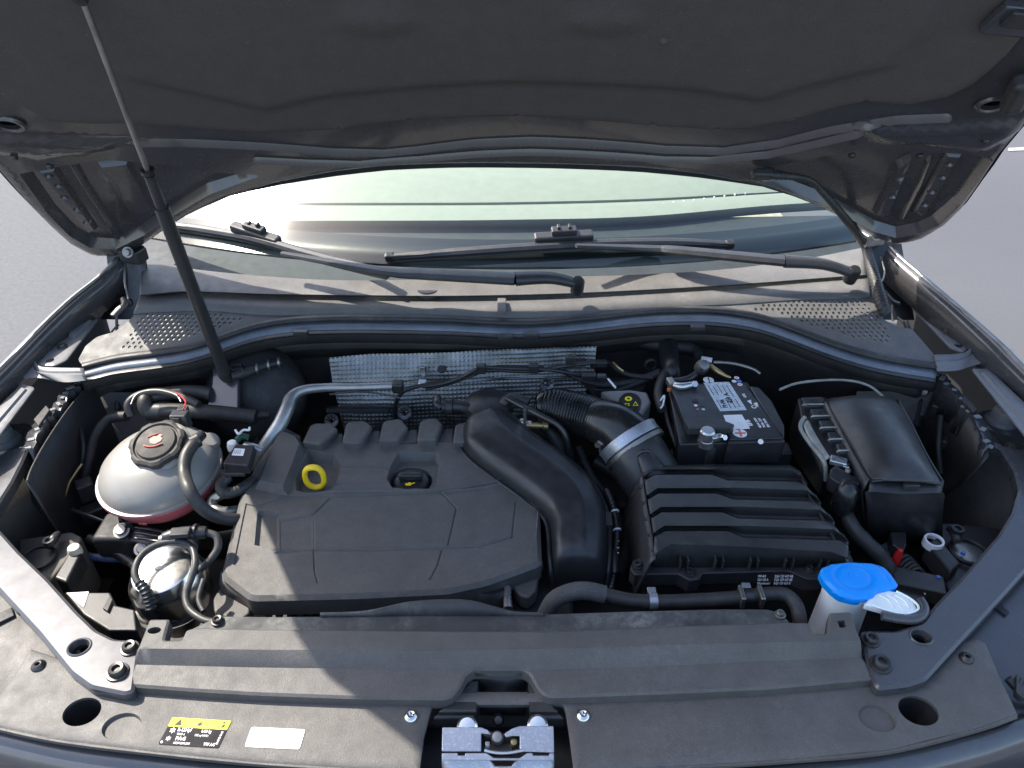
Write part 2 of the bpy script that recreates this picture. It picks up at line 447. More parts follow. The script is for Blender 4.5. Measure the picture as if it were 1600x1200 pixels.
feats += [('poly', UV(HL, [(-30, 205), (60, 208), (140, 212), (215, 214), (215, 222), (140, 238), (60, 246), (-30, 236)]), .02, .012),
          ('poly', UV(HL, [(1330, 190), (1420, 190), (1500, 187), (1600, 180), (1600, 205), (1540, 236), (1440, 226), (1370, 222)]), .02, .012)]
hh = [circ(HL, 1551, 164, .020, 20, 1, .8), circ(HL, 14, 195, .020, 20, 1, .8)]
def hcurve(P):   # the hood is bowed a little towards its middle
    return -.018*(1-np.clip(((P[:, 0]+.04)/.85)**2, 0, 1))*np.clip((P[:, 1]-.15)/.3, 0, 1)
relief('inner_panel', HL, hout, M['underpaint'], hood, feats, holes=hh, step=.011, edge=(.012, -.004), thick=.010)
for q in hh:
    c = sum((HL.to(*a) for a in q), V())/len(q)
    lathe('hole_rim', [(.0165, .0005), (.019, .003), (.023, .003), (.026, -.001)], c, M['underpaint'], hood, ax=HL.n, sy=.8, n=20, xref=(1, 0, 0))
lin = UV(HL, [(-6, 132), (30, 158), (57, 174), (80, 185), (113, 188), (150, 190), (200, 189), (300, 196), (400, 204), (530, 199), (640, 184), (740, 179), (800, 177), (900, 183), (1010, 192),
              (1120, 200), (1170, 197), (1240, 184), (1300, 166), (1350, 155), (1420, 160), (1480, 148), (1520, 128), (1548, 104), (1575, 78), (1602, 45)])
lin += [(.70, .72), (.66, .90), (.45, .99), (-.04, 1.04), (-.5, .99), (-.72, .90), (-.76, .72)]
step_ = UV(HL, [(-20, -40), (200, 120), (420, 170), (500, 150), (700, 130), (800, 126), (900, 128), (1080, 138), (1190, 155), (1260, 132), (1320, 118), (1400, 100), (1460, 40), (1500, -60)])
step_ += [(.6, .85), (-.04, .97), (-.66, .85)]
HL2 = Crowned(HL.p+HL.n*.008, HL.u, HL.v)
sc = [('poly', step_, .03, .012), ('poly', circ(HL, 590, 12, .05, 20, 1.3, .8), .03, .006), ('poly', circ(HL, 1020-80, 12, .05, 20, 1.3, .8), .03, .006),
      ('poly', circ(HL, 1036, 46, .007, 12), .004, .004)]
for q in [(640, 184), (808, 178), (1020, 191), (1120, 199), (1242, 183), (1353, 156), (530, 199)]:
    sc.append(('poly', circ(HL, q[0], q[1]-3, .007, 10), .003, -.006))
relief('hood_liner', HL2, lin, M['felt'], hood, sc, step=.013, edge=(.008, -.004), thick=.012)
HS = Crowned(HL.p-HL.n*.030, HL.u, HL.v)
sk_o = [(x, v-.026*max(0, min(1, (.62-abs(x+.03))/.25)) if v < .45 else v) for x, v in offs(hout, -.010)]
relief('outer_skin', HS, sk_o, M['paint'], hood, step=.06, thick=-.016)
# clip, rubber stops
pc = HL.hit(1587, 27, .012)
box('clip_plate', HL.hit(1592, 30, .012), (.075, .05, .014), M['panel'], hood, ax=frame_of(HL.n, (1, .2, 0)), bevel=.004)
box('clip', HL.hit(1598, 30, .022), (.045, .026, .01), M['plastic'], hood, ax=frame_of(HL.n, (1, .2, 0)), bevel=.003)
box('rubber_stop', HL.hit(1590, 147, .022), (.030, .075, .03), M['rubber'], hood, ax=frame_of(HL.n, (1, -.5, 0)), bevel=.010)
for q in [(1540, 222), (22, 247), (1437, 245), (1331, 244), (78, 261)]:
    lathe('rivet', [(0, .003), (.004, .0025), (.006, 0), (.006, -.004)], HL.hit(q[0], q[1], .014), M['darkmetal'], hood, ax=HL.n, n=12)
# washer nozzle hose under the hood, right side
h = thing('washer_hose', 'ribbed black washer hose running down from the hood to the right hinge', 'hose', HL.hit(1200, 272, .02))
tube('hose', [HL.hit(1180, 272, .012), HL.hit(1215, 274, .014), HL.hit(1262, 280, .014), HL.hit(1285, 300, .016), HL.hit(1318, 338, .02), Z(1350, 380, 1.135), Z(1362, 420, 1.12), Z(1376, 470, 1.09), Z(1385, 492, 1.07)],
     [.008, .009, .006, .007, .008, .010, .012, .014, .012], M['rubber'], h, corr=(.008, .0014))
box('nozzle', HL.hit(1192, 272, .014), (.04, .022, .018), M['plastic'], h, ax=frame_of(HL.n, (1, .1, 0)), bevel=.006)
# wire loop hanging at the hinge
# hinges
for sx, nm in ((-1, 'left'), (1, 'right')):
    if sx < 0: a, b_, c_ = Z(198, 398, 1.125), Z(185, 500, 1.0), Z(205, 470, 1.03)
    else: a, b_, c_ = Z(1372, 372, 1.14), Z(1400, 500, 1.0), Z(1390, 450, 1.03)
    w = V((.030*sx, 0, 0)); t_ = V((0, .004, 0))
    P = [a-w*1.4+V((0, 0, .02)), a+w*1.4+V((0, 0, .02)), c_+w*1.5, b_+w*1.4, b_-w*1.6, c_-w*1.5]
    h = prism('hinge', P if sx > 0 else P[::-1], (0, .008, 0), M['darkmetal'], hood, bevel=.003)
    box('hinge_plate', a+V((-.02*sx, -.01, .005)), (.05, .035, .03), M['steel' if sx > 0 else 'darkmetal'], h, bevel=.004, rot=.3*sx)
    lathe('pivot', [(0, .01), (.008, .009), (.010, .004), (.010, -.01)], c_+V((0, -.006, 0)), M['darkmetal'], h, ax=(0, -1, .3), n=16)
    lathe('bolt', [(0, .008), (.007, .008), (.008, 0), (.012, 0), (.012, -.003)], a+V((-.02*sx, -.03, .02)), M['steel'], h, ax=(0, -1, .4), n=12)

# ================================================================== windscreen and what lies behind it
def ws(x, s): 
    y = 1.49+.285*x*x+s*1.0; return V((x, y, 1.12+(y-1.5)*.506-.18*x*x-.015*(s*s)))
wsth = thing('windscreen', 'raked green-tinted windscreen glass below the raised hood', 'windscreen', V((0, 1.49, 1.1)))
nx, ns = 60, 30; vs = []; fs = []
for i in range(ns+1):
    for j in range(nx+1): vs.append(ws(-.90+1.80*j/nx, i/ns))
for i in range(ns):
    for j in range(nx): a = i*(nx+1)+j; fs.append((a, a+1, a+nx+2, a+nx+1))
mk('glass_pane', vs, fs, M['glass'], wsth, sharp=80)
# ceramic band along the bottom and sides, 5 mm under the glass
vs = []; fs = []
for j in range(nx+1):
    x = -.90+1.80*j/nx
    for s in (0, .072): vs.append(ws(x, s)+V((0, .002, -.005)))
for j in range(nx): fs.append((2*j, 2*j+2, 2*j+3, 2*j+1))
mk('black_band', vs, fs, M['frit'], wsth, sharp=80, solid=.002)
# dashboard
db = thing('dashboard', 'pale dashboard top with a row of defroster slots behind the windscreen', 'dashboard', V((0, 1.9, .95)))
zd = 1.06
mk('dash_front', [Z(225, 353, 1.04), Z(1360, 336, 1.04), Z(1350, 440, 1.0), Z(230, 440, 1.0), Z(230, 445, .8), Z(1350, 445, .8)],
   [(0, 3, 2, 1), (3, 4, 5, 2)], M['dashdark'], db)
rows = [ZR(1.040, [(180, 352), (400, 352), (620, 352), (800, 352), (1000, 347), (1200, 330), (1330, 322), (1420, 318)]),
        ZR(1.058, [(180, 345), (400, 345), (620, 345), (800, 344), (1000, 339), (1200, 322), (1330, 314), (1420, 308)]),
        ZR(1.062, [(180, 331), (400, 331), (620, 331), (800, 330), (1000, 326), (1200, 312), (1330, 305), (1420, 298)]),
        ZR(1.058, [(180, 329), (400, 329), (620, 329), (800, 328), (1000, 323), (1200, 309), (1330, 302), (1420, 295)]),
        ZR(1.058, [(180, 322), (400, 322), (620, 322), (800, 321), (1000, 316), (1200, 303), (1330, 297), (1420, 291)]),
        ZR(1.066, [(180, 318), (400, 318), (620, 318), (800, 317), (1000, 312), (1200, 300), (1330, 294), (1420, 288)]),
        ZR(1.085, [(180, 288), (400, 288), (620, 287), (800, 286), (1000, 284), (1200, 280), (1330, 275), (1420, 272)]),
        ZR(1.09, [(180, 240), (400, 240), (620, 240), (800, 240), (1000, 240), (1200, 240), (1330, 240), (1420, 240)])]
sheet('dash_top', rows, M['dash'], db, k=5, solid=.01, sharp=25)
for i in range(10):
    px = 1020+i*16; py = 333-(px-930)*.13 if px > 930 else 330
    box('defroster_slot', Z(px, py, 1.068), (.003, .007, .005), M['paper'], db, rot=-.1, bevel=0)
# interior trim and seats well behind: keeps the view through the glass from falling onto the road
mk('cabin_floor', [(-1, 1.75, .75), (1, 1.75, .75), (1, 3.6, .75), (-1, 3.6, .75), (-1, 3.6, 1.7), (1, 3.6, 1.7)], [(0, 1, 2, 3), (3, 2, 5, 4)], M['beige'], db)

# wipers
def wiper(label, blade, conn, arm, pivot, zt):
    w = thing('wiper', label, 'wiper', zt(*pivot)-V((0, 0, .03)))
    B = [zt(*p)+V((0, 0, .016)) for p in blade]
    k = crom(B, 5); n = len(k)
    tube('blade_spine', B, [.009]+[.0125]*(len(B)-2)+[.009], M['plastic'], w, n=8, flat=.75, sharp=30, up=V((0, 0, 1)))
    tube('rubber_lip', [p+V((0, 0, -.012)) for p in B], .0045, M['rubber'], w, n=6)
    tube('highlight_strip', [p+V((0, -.007, .0035)) for p in B], .003, M['darkmetal'], w, n=6)
    c = zt(*conn[0])+V((0, 0, .022)); d = (B[-1]-B[0]).normalized(); fr = frame_of((0, -.3, 1), d)
    box('connector', c, (.13, .024, .020), M['plastic'], w, ax=fr, bevel=.005)
    box('connector_cap', c+V((0, 0, .014))+d*.0, (.055, .020, .016), M['plastic'], w, ax=fr, bevel=.003)
    box('clip', c+V((0, 0, .024))-d*.012, (.006, .012, .008), M['darkmetal'], w, ax=fr, bevel=.001)
    box('clip', c+V((0, 0, .024))+d*.012, (.006, .012, .008), M['darkmetal'], w, ax=fr, bevel=.001)
    box('end_cap', B[0], (.022, .018, .018), M['smooth'], w, ax=fr, bevel=.005)
    box('end_cap', B[-1], (.022, .018, .018), M['smooth'], w, ax=fr, bevel=.005)
    A = [Z(p[0], p[1], 1.112+h_+(.03 if p[0] < 1000 and pivot[0] > 1000 else 0)) for p, h_ in arm]
    tube('arm', A, [q for q in arm_r[:len(A)]], M['plastic'], w, n=8, flat=.62, sharp=30, k=3, up=V((0, 0, 1)))
    tube('arm_root', [A[-1], A[-1].lerp(zt(*pivot), .55)+V((0, 0, .016)), zt(*pivot)+V((0, 0, .014))], [.0185, .016, .014], M['plastic'], w, n=10, flat=.7)
    lathe('pivot_cap', [(0, .018), (.010, .017), (.014, .010), (.014, -.02)], zt(*pivot)+V((0, 0, .012)), M['smooth'], w, ax=(0, -.45, 1), n=20)
    return w
arm_r = [.007, .013, .017, .018]
def zg(px, py):
    p = None
    for z in np.linspace(1.06, 1.3, 60):
        q = Z(px, py, z); gz = 1.12+(q.y-1.5)*.506-.18*q.x**2
        if p is None or abs(gz-z) < p[0]: p = (abs(gz-z), q)
    return p[1]
wiper('black wiper on the left of the windscreen with its pivot at the middle', [(262, 352), (330, 362), (400, 375), (480, 398), (545, 415), (604, 431)], [(402, 371)],
      [((440, 396), .045), ((600, 424), .035), ((660, 428), .032), ((805, 436), .034)], (902, 447), lambda a, b: Z(a, b+6, 1.112) if a > 560 else zg(a, b+8))
wiper('long black wiper on the right of the windscreen with its pivot at the right end', [(610, 404), (720, 396), (840, 388), (960, 382), (1060, 381), (1138, 384)], [(880, 377)],
      [((900, 384), .03), ((1020, 389), .03), ((1060, 392), .036), ((1225, 408), .036)], (1330, 430), lambda a, b: Z(a, b+6, 1.112) if a > 1150 else zg(a, b+8))

# ================================================================== cowl
GP = HP(1.075, 0, .35, (0, 1.4, 0))
cw = thing('cowl', 'black plastic cowl panel with perforated air grilles below the windscreen', 'cowl panel', V((0, 1.4, 1.0)))
G = lambda pts, off=0, dy=0: [GP.hit(a, b+dy, off) for a, b in pts]
R0 = [(222, 400), (250, 408), (300, 420), (420, 432), (540, 438), (700, 436), (860, 433), (1000, 429), (1140, 420), (1260, 404), (1352, 386)]
R1 = [(218, 463), (250, 460), (300, 457), (420, 461), (560, 463), (700, 464), (860, 461), (1000, 455), (1140, 447), (1260, 438), (1356, 431)]
R3 = [(208, 489), (250, 486), (330, 484), (420, 491), (560, 490), (700, 493), (860, 495), (1000, 481), (1140, 474), (1260, 466), (1360, 463)]
sheet('upper_strip', [ZR(1.100, R0), [Z(a, b-2, 1.088) for a, b in R1], [Z(a, b, 1.083) for a, b in R1]], M['cowl'], cw, k=6, solid=.003)
sheet('lower_strip', [[Z(a, b, 1.080) for a, b in R1], [GP.hit(a, b+1, .003) for a, b in R3]], M['cowl'], cw, k=6, solid=.003)
box('seam_clip', Z(784, 478, 1.083), (.018, .06, .006), M['cowl'], cw, bevel=.002)
lathe('round_cap', [(0, .004), (.022, .004), (.025, 0), (.025, -.01)], Z(668, 455, 1.088), M['plastic'], cw, n=28, sy=.7)
R4 = [(128, 566), (180, 553), (240, 545), (290, 537), (335, 524), (390, 505), (450, 494), (520, 490), (600, 490), (700, 492), (780, 496), (840, 496), (920, 489), (1000, 480), (1060, 477), (1120, 478), (1180, 487),
      (1230, 503), (1290, 526), (1350, 545), (1400, 556), (1462, 566)]
glp = [(214, 486), (250, 485), (330, 482), (420, 489), (480, 492), (400, 505), (335, 526), (290, 539), (240, 547), (180, 556), (128, 570), (122, 562), (134, 540), (152, 526), (180, 518), (203, 500)]
grp = [(1120, 480), (1190, 470), (1260, 462), (1358, 460), (1372, 480), (1382, 500), (1400, 510), (1425, 514), (1470, 566), (1440, 566), (1350, 547), (1290, 529), (1230, 506), (1180, 490)]
def grille(px, hpoly):
    out = UV(GP, px)[::-1]; hp = UV(GP, hpoly); H = []
    xs = [p[0] for p in hp]; ys = [p[1] for p in hp]; i = 0; y = min(ys)+.004
    while y < max(ys):
        x = min(xs)+(.006 if i % 2 else 0)
        while x < max(xs):
            if sdist(np.array([(x, y)]), hp)[0] > .0032:
                H.append([(x+.0031*math.cos(a), y+.0042*math.sin(a)) for a in [k*math.pi/4 for k in range(8)]])
            x += .0118
        y += .0105; i += 1
    relief('air_grille', GP, round_poly(out, .006), M['cowl'], cw, holes=H, step=.012, thick=.004)
grille(glp, [(222, 488), (320, 486), (392, 498), (330, 520), (260, 537), (185, 551), (205, 518)])
grille(grp, [(1168, 484), (1195, 474), (1250, 467), (1345, 465), (1372, 492), (1392, 522), (1400, 541), (1340, 530), (1270, 510), (1210, 488)])
def dy(pts, d): return [(a, b+d) for a, b in pts]
sh = thing('cowl_seal', 'long black rubber seal curving along the front edge of the cowl', 'seal', V((0, 1.35, 1.0)))
sheet('seal', [G(R4, 0, 1), G(R4, .007, 2), G(R4, .009, 6), G(R4, .006, 10), G(R4, .0, 13)], M['rubber'], sh, k=6, rowk=3, solid=0)
fw = thing('firewall', 'dark painted firewall with a pale dusty flange below the cowl seal', 'bulkhead', V((0, 1.38, .6)))
sheet('flange', [G(R4, .002, 12), G(R4, .002, 25)], M['flange'], fw, k=6, solid=.003)
sheet('lip', [G(R4, -.004, 24), G(R4, .004, 27), G(R4, .004, 31), G(R4, -.004, 33), [p+V((0, 0, -.02)) for p in G(R4, -.004, 33)]], M['plastic'], fw, k=6, solid=.002)
wl = [p+V((0, .03, -.012)) for p in G(R4, -.004, 33)]
sheet('wall', [wl, [p+V((0, .0, -.04)) for p in wl], [p+V((0, .03, -.08)) for p in wl], [p+V((0, .03, -.5)) for p in wl]], M['wing'], fw, k=5, solid=.004)
for i, (a, b) in enumerate([(470, 520), (790, 527), (830, 524), (1090, 512)]):
    box('clip', GP.hit(a, b, .006), (.030, .012, .010), M['plastic'], fw, bevel=.002)

# ================================================================== fenders
def fender(label, edge, sx, z0):
    f = thing('fender', label, 'fender', Z(*edge[len(edge)//2], .5))
    E = [Z(a, b, z) for (a, b), z in zip(edge, z0)]
    o = lambda dx, dz: [p+V((dx*sx, 0, dz)) for p in E]
    i_ = [p for p in E]
    sheet('outer_skin', [o(-.010, -.004), o(0, 0), o(.012, -.006), o(.045, -.045), o(.075, -.12), o(.09, -.45)], M['paint'], f, k=5, rowk=2, solid=0, sharp=60)
    sheet('inner_flange', [o(-.010, -.004), o(-.014, -.020), o(-.018, -.065)], M['underpaint'], f, k=5, solid=.002)
    tube('edge_hem', o(-.004, -.001), .0035, M['steel'], f, n=6)
    return f
fl = fender('left fender edge running from the hinge to the frame edge in sunlight', [(186, 398), (178, 408), (150, 434), (109, 466), (62, 510), (0, 573), (-90, 660), (-200, 790)], -1, [1.125, 1.12, 1.105, 1.09, 1.075, 1.06, 1.04, 1.0])
fr_ = fender('right fender edge running from the hinge to the frame edge in shade', [(1388, 380), (1410, 403), (1442, 430), (1500, 479), (1558, 530), (1600, 572), (1690, 660), (1800, 790)], 1, [1.125, 1.115, 1.105, 1.09, 1.075, 1.06, 1.04, 1.0])
mr_ = thing('door_mirror', 'grey door mirror just showing behind the right hood corner', 'mirror', V((1.12, 2.0, .95)))
mkb('housing', lathe_bm([(0, .07), (.05, .062), (.075, .035), (.08, 0), (.07, -.035), (.03, -.06), (0, -.065)], V((1.10, 2.02, 1.0)), n=24, sx=1.1, sy=.7), M['paint'], mr_, sharp=80, recalc=True)
mkb('stalk', box_bm((1.02, 2.0, .95), (.12, .04, .03)), M['plastic'], mr_, bevel=.008, recalc=True)

# mounting plates between fender and bay
def plate(name, label, cat, px, z, holes=(), emboss=(), m='panel', bolts=(), th=.003, parent=None, r=.006, ty=0, tx=0):
    pl = HP(z, tx, ty, Z(*px[0], z)); pl.p.z = z
    t = parent or thing(name, label, cat, Z(*px[0], z-.02))
    out = round_poly(UV(pl, px), r)
    fe = [('poly', round_poly(UV(pl, e), .004), w, h) for e, w, h in emboss]
    relief('plate', pl, out, M[m], t, fe, holes=[circ(pl, a, b, rr, 16) for a, b, rr in holes], step=.012, edge=(.003, -.0015), thick=th)
    for a, b, rr in bolts: bolt(t, pl.hit(a, b, .002), pl.n, rr)
    return t
BC = {}
def bolt(parent, pos, n=(0, 0, 1), r=.009, m='darkmetal', style='flange', name='bolt'):
    key = (round(r, 4), m, style)
    if key not in BC:
        if style == 'flange': pr = [(0, r*.35), (.30*r, r*.35), (.38*r, r*.62), (.62*r, r*.66), (.72*r, r*.5), (.75*r, r*.12), (.95*r, r*.10), (r, 0), (r, -.002)]
        elif style == 'hex': pr = [(0, r*.5), (.6*r, r*.5), (.68*r, r*.4), (.7*r, r*.1), (r, r*.08), (r, -.002)]
        else: pr = [(0, .0), (.25*r, .0), (.32*r, r*.42), (.5*r, r*.48), (.8*r, r*.3), (r, 0), (r, -.002)]
        bm = lathe_bm(pr, (0, 0, 0), n=20); bmesh.ops.recalc_face_normals(bm, faces=bm.faces)
        for f in bm.faces: f.smooth = True
        for e in bm.edges:
            if e.calc_face_angle(0) > .8: e.smooth = False
        me = bpy.data.meshes.new(name); bm.to_mesh(me); bm.free(); me.materials.append(M[m]); BC[key] = me
    o = put(name, BC[key], parent); o.location = V(pos)-ORG[parent]
    o.rotation_euler = frame_of(n).to_euler(); return o
plate('fender_bracket', 'narrow pale fender bracket with one bolt between left fender and cowl', 'bracket', [(125, 494), (153, 497), (140, 515), (119, 541), (103, 562), (84, 571), (57, 570), (75, 548), (97, 520)], 1.03,
      holes=[(78, 563, .008)], emboss=[([(128, 499), (146, 500), (118, 531), (106, 527)], .003, .006)], bolts=[(97, 541, .010)], m='bracket')
plate('fender_bracket', 'narrow grey fender bracket with one bolt between right fender and cowl', 'bracket', [(1424, 478), (1447, 473), (1517, 540), (1505, 550), (1485, 542)], 1.03,
      holes=[(1498, 540, .008)], emboss=[([(1430, 480), (1444, 478), (1474, 504), (1464, 508)], .003, .006)], bolts=[(1480, 519, .010)], m='bracket')
for s_, A, B, C_, lab in ((-1, [(16, 568), (44, 553), (57, 570), (80, 574), (130, 575)], [(22, 578), (46, 566), (60, 580), (88, 583), (132, 583)], [(40, 592), (60, 590), (90, 596), (110, 597), (136, 594)], 'left'),
                     (1, [(1560, 540), (1532, 530), (1514, 548), (1490, 553), (1460, 554)], [(1556, 550), (1530, 542), (1512, 558), (1486, 563), (1462, 564)], [(1540, 566), (1518, 572), (1500, 578), (1484, 580), (1465, 580)], 'right')):
    t = thing('cross_bracket', 'curved channel bracket tying %s cowl end to the fender' % lab, 'bracket', Z(*A[2], .96))
    sheet('channel', [ZR(1.035, A), ZR(1.027, B), ZR(1.030, [(a, b+2) for a, b in B]), ZR(1.022, C_), ZR(.98, C_)], M['bracket'], t, k=5, solid=.003, flip=(s_ > 0), sharp=20)
plate('fender_rail', 'pale flat rail beside the left fender above the strut tower', 'rail', [(34, 598), (54, 605), (-10, 690), (-60, 720), (-60, 690)], 1.02, emboss=[([(34, 606), (44, 609), (-20, 684), (-34, 680)], .003, .004)], m='bracket')
plate('fender_rail', 'grey flat embossed rail beside the right fender above the strut tower', 'rail', [(1518, 575), (1545, 575), (1640, 665), (1640, 730), (1612, 692)], 1.02, emboss=[([(1532, 583), (1545, 581), (1612, 650), (1608, 672)], .004, .004)], m='bracket')

# ================================================================== bay tub
tub = thing('bay_liner', 'dark inner wings and floor enclosing the engine bay', 'bay panel', V((0, 1.0, .5)))
def wall(name, px, z, depth, m, lean=0, k=4, out=0):
    T = ZR(z, px) if not hasattr(z, '__len__') else [Z(a, b, c) for (a, b), c in zip(px, z)]
    return sheet(name, [T, [p+V((lean*.3, 0, -depth*.35)) for p in T], [p+V((lean, 0, -depth)) for p in T]], M[m], tub, k=k, solid=.003)
0 and wall('left_wing', [(150, 590), (138, 600), (104, 640), (70, 690), (42, 745), (0, 790), (-40, 850), (10, 920), (100, 1005)], [.985, .985, .985, .985, .985, .975, .962, .955, .95, .95], .45, 'wing', lean=.02)
0 and wall('right_wing', [(1430, 578), (1456, 585), (1480, 607), (1512, 649), (1531, 681), (1541, 700), (1570, 740), (1600, 800), (1560, 890), (1500, 960)], [.985]*6+[.96, .95, .95, .95], .40, 'wing', lean=-.02)
wall('outer_left', [(20, 560), (-60, 660), (-200, 850), (-260, 1000)], .96, .4, 'deep')
wall('outer_right', [(1570, 550), (1660, 660), (1800, 850), (1860, 1000)], .96, .4, 'deep')
def wing(nm, px, dep, lean):
    T = ZR(.985, px); n_ = len(T)
    sheet(nm, [T, [p+V((lean*.3, 0, -q*.4)) for p, q in zip(T, dep)], [p+V((lean, 0, -q)) for p, q in zip(T, dep)]], M['wing'], tub, k=4, solid=.003)
wing('inner_wing', [(150, 590), (138, 600), (104, 640), (70, 690), (48, 730), (40, 752)], [.45, .45, .42, .36, .28, .20], .02)
wing('inner_wing', [(1430, 578), (1456, 585), (1480, 607), (1512, 649), (1531, 681), (1541, 700), (1542, 712)], [.45, .45, .40, .28, .15, .09, .06], -.02)
for s_ in (-1, 1):
    mk('wheelhouse_side', [(.905*s_, .60, .955), (.905*s_, 1.25, .955), (.905*s_, 1.25, .5), (.905*s_, .60, .5), (.70*s_, 1.25, .955), (.70*s_, 1.25, .5)], [(0, 1, 2, 3), (1, 4, 5, 2)], M['wheelhouse'], tub, solid=.004)
    box('wheelhouse_plug', (.90*s_, .98, .78), (.006, .02, .014), M['ink'], tub, bevel=.001)
mk('floor', [(-1.05, .25, .50), (1.05, .25, .50), (1.05, 1.48, .50), (-1.05, 1.48, .50)], [(0, 1, 2, 3)], M['deep'], tub)
# pressed ribs on the wings
for q in ([(100, 628, .93), (106, 660, .90), (120, 702, .87)], [(150, 618, .95), (153, 650, .90)], [(183, 606, .95), (184, 640, .92)], [(1441, 605, .95), (1440, 640, .9), (1434, 668, .88)], [(1490, 640, .93), (1488, 690, .88)]):
    tube('rib', [Z(*p) for p in q], .006, M['wing'], tub, n=8)
for a, b, z, r in [(60, 737, .90, .020), (1521, 717, .90, .013), (134, 632, .94, .008)]:
    lathe('grommet', [(0, .004), (r*.55, .004), (r*.6, .0005), (r*.75, .0), (r, .004), (r*1.2, .003), (r*1.3, -.006)], Z(a, b, z), M['deep'], tub, ax=(1 if a < 800 else -1, -.4, .2), n=20)
lathe('grommet', [(0, .006), (.008, .005), (.011, 0), (.011, -.01)], Z(1443, 611, .955), M['steel'], tub, ax=(-.6, -.8, .3), n=16)

# welded edges of the wings with strut tower mounts
def tower_mount(px, py, s, lab):
    t = thing('strut_mount', lab, 'mount', Z(px, py, .93))
    if s < 0: pl = [(40, 660), (60, 668), (58, 690), (42, 705), (36, 728), (0, 745), (-40, 745), (-60, 700), (-20, 665)]
    else: pl = [(1518, 646), (1546, 640), (1600, 640), (1650, 690), (1640, 720), (1600, 712), (1560, 694), (1537, 688)]
    prism('mount_plate', ZP(pl if s > 0 else pl[::-1], .955), .006, M['panel'], t, bevel=.003)
    c = Z(px, py, .955)
    lathe('rubber_buffer', [(0, .034), (.014, .034), (.019, .031), (.022, .012), (.026, .010), (.030, .002), (.030, 0)], c, M['bracket'], t, n=28)
    lathe('base_washer', [(.026, .004), (.036, .003), (.040, 0), (.040, -.004)], c, M['panel'], t, n=28)
    return t
tm = tower_mount(8, 692, -1, 'black rubber buffer on the left inner wing bracket by the frame edge')
for a, b in ((50, 672), (44, 690), (36, 712)): bolt(tm, Z(a, b, .958), r=.009, m='steel', style='hex')
bolt(tm, Z(10, 725, .957), r=.012, m='steel')
tm = tower_mount(1563, 660, 1, 'grey rubber buffer on the right inner wing bracket above the rail')
bolt(tm, Z(1575, 703, .95), r=.016, m='steel'); bolt(tm, Z(1534, 660, .958), r=.007, m='steel', style='hex')
def weld(px, z, lab, nm='weld_flange'):
    t = thing(nm, lab, 'flange', Z(*px[0], z))
    P = crom(ZR(z, px), 4); rnd = random.Random(3)
    P = [p+V((rnd.uniform(-.005, .005), rnd.uniform(-.004, .004), rnd.uniform(-.001, .005))) for p in P]
    bm = bmesh.new(); A = [bm.verts.new(p) for p in P]; s_ = -1 if px[0][0] < 800 else 1
    Bv = [bm.verts.new(p+V((.018*s_, .004, -.001))) for p in P]; Cv = [bm.verts.new(p+V((-.001*s_, 0, -.06))) for p in P]
    for i in range(len(P)-1):
        bm.faces.new((A[i], A[i+1], Bv[i+1], Bv[i])); bm.faces.new((Cv[i], Cv[i+1], A[i+1], A[i]))
    mkb('flange', bm, M['panel'], t, solid=.002, sharp=30)
    for i in range(1, len(P)-1, 2):
        box('weld_tab', P[i]+V((.006*s_, 0, .002)), (.008+.008*rnd.random(), .006+.006*rnd.random(), .003), M['bracket'], t, rot=rnd.uniform(-.8, .8), bevel=.001)
    return t
weld([(140, 592), (122, 606), (108, 622), (92, 640), (72, 660), (58, 680), (46, 706)], .988, 'bright jagged edge of the left inner wing above the coolant tank')
weld([(1452, 584), (1466, 592), (1481, 608), (1500, 634), (1514, 650), (1531, 683), (1541, 702)], .988, 'bright jagged edge of the right inner wing beside the rubber buffer')
box_l = thing('rail_pad', 'small black foam block on the left inner wing edge', 'pad', Z(62, 645, .985))
prism('pad', ZP([(52, 655), (72, 632), (78, 640), (60, 666)], 1.0), .03, M['deep'], box_l)
box_r = thing('rail_pad', 'small black foam block on the right inner wing edge', 'pad', Z(1512, 625, .985))
prism('pad', ZP([(1502, 624), (1508, 617), (1528, 640), (1522, 644)], 1.0), .03, M['deep'], box_r)

# ================================================================== headlamp carrier rails (wide satin bands)
RP = HP(.972, 0, .02, (0, .7, 0))
def rail(lab, px, holes, press, bolts, sx):
    t = thing('headlamp_carrier', lab, 'carrier panel', RP.hit(*px[0])-V((0, 0, .02)))
    o = round_poly(UV(RP, px), .006)
    hs = [[(RP.uv(a, b)[0]+rx*math.cos(q), RP.uv(a, b)[1]+ry*math.sin(q)) for q in [k*math.pi/12 for k in range(24)]] for a, b, rx, ry in holes]
    fe = [('poly', round_poly(UV(RP, p), .01), w, h) for p, w, h in press]
    relief('carrier_plate', RP, o, M['panel'], t, fe, holes=hs, step=.012, edge=(.004, -.003), thick=.018, sharp=28)
    for (a, b, rx, ry) in holes:
        lathe('hole_collar', [(.80, -.006), (1.0, .0012), (1.12, .0016), (1.22, .0004)], RP.hit(a, b), M['panel'], t, n=28, sx=rx, sy=ry) if False else None
        lathe('hole_collar', [(.78*rx, -.008), (.98*rx, .0010), (1.10*rx, .0016), (1.22*rx, .0002)], RP.hit(a, b), M['panel'], t, n=28, sy=ry/rx)
    for a, b, r in bolts:
        bolt(t, RP.hit(a, b, .001), r=r, m='darkmetal')
    return t
rail('wide satin grey carrier band in the lower left corner, sunlit at its edge',
     [(50, 688), (35, 722), (20, 752), (-4, 790), (-14, 806), (-6, 822), (30, 862), (75, 905), (120, 955), (150, 984), (178, 998), (216, 1000), (217, 1022), (209, 1080), (195, 1085), (140, 1074), (110, 1052), (60, 990), (0, 925), (-60, 860), (-90, 800), (-70, 740)],
     [(124, 1011, .0135, .0125)], [], [(203, 1013, .0125), (184, 1050, .0145)], -1)
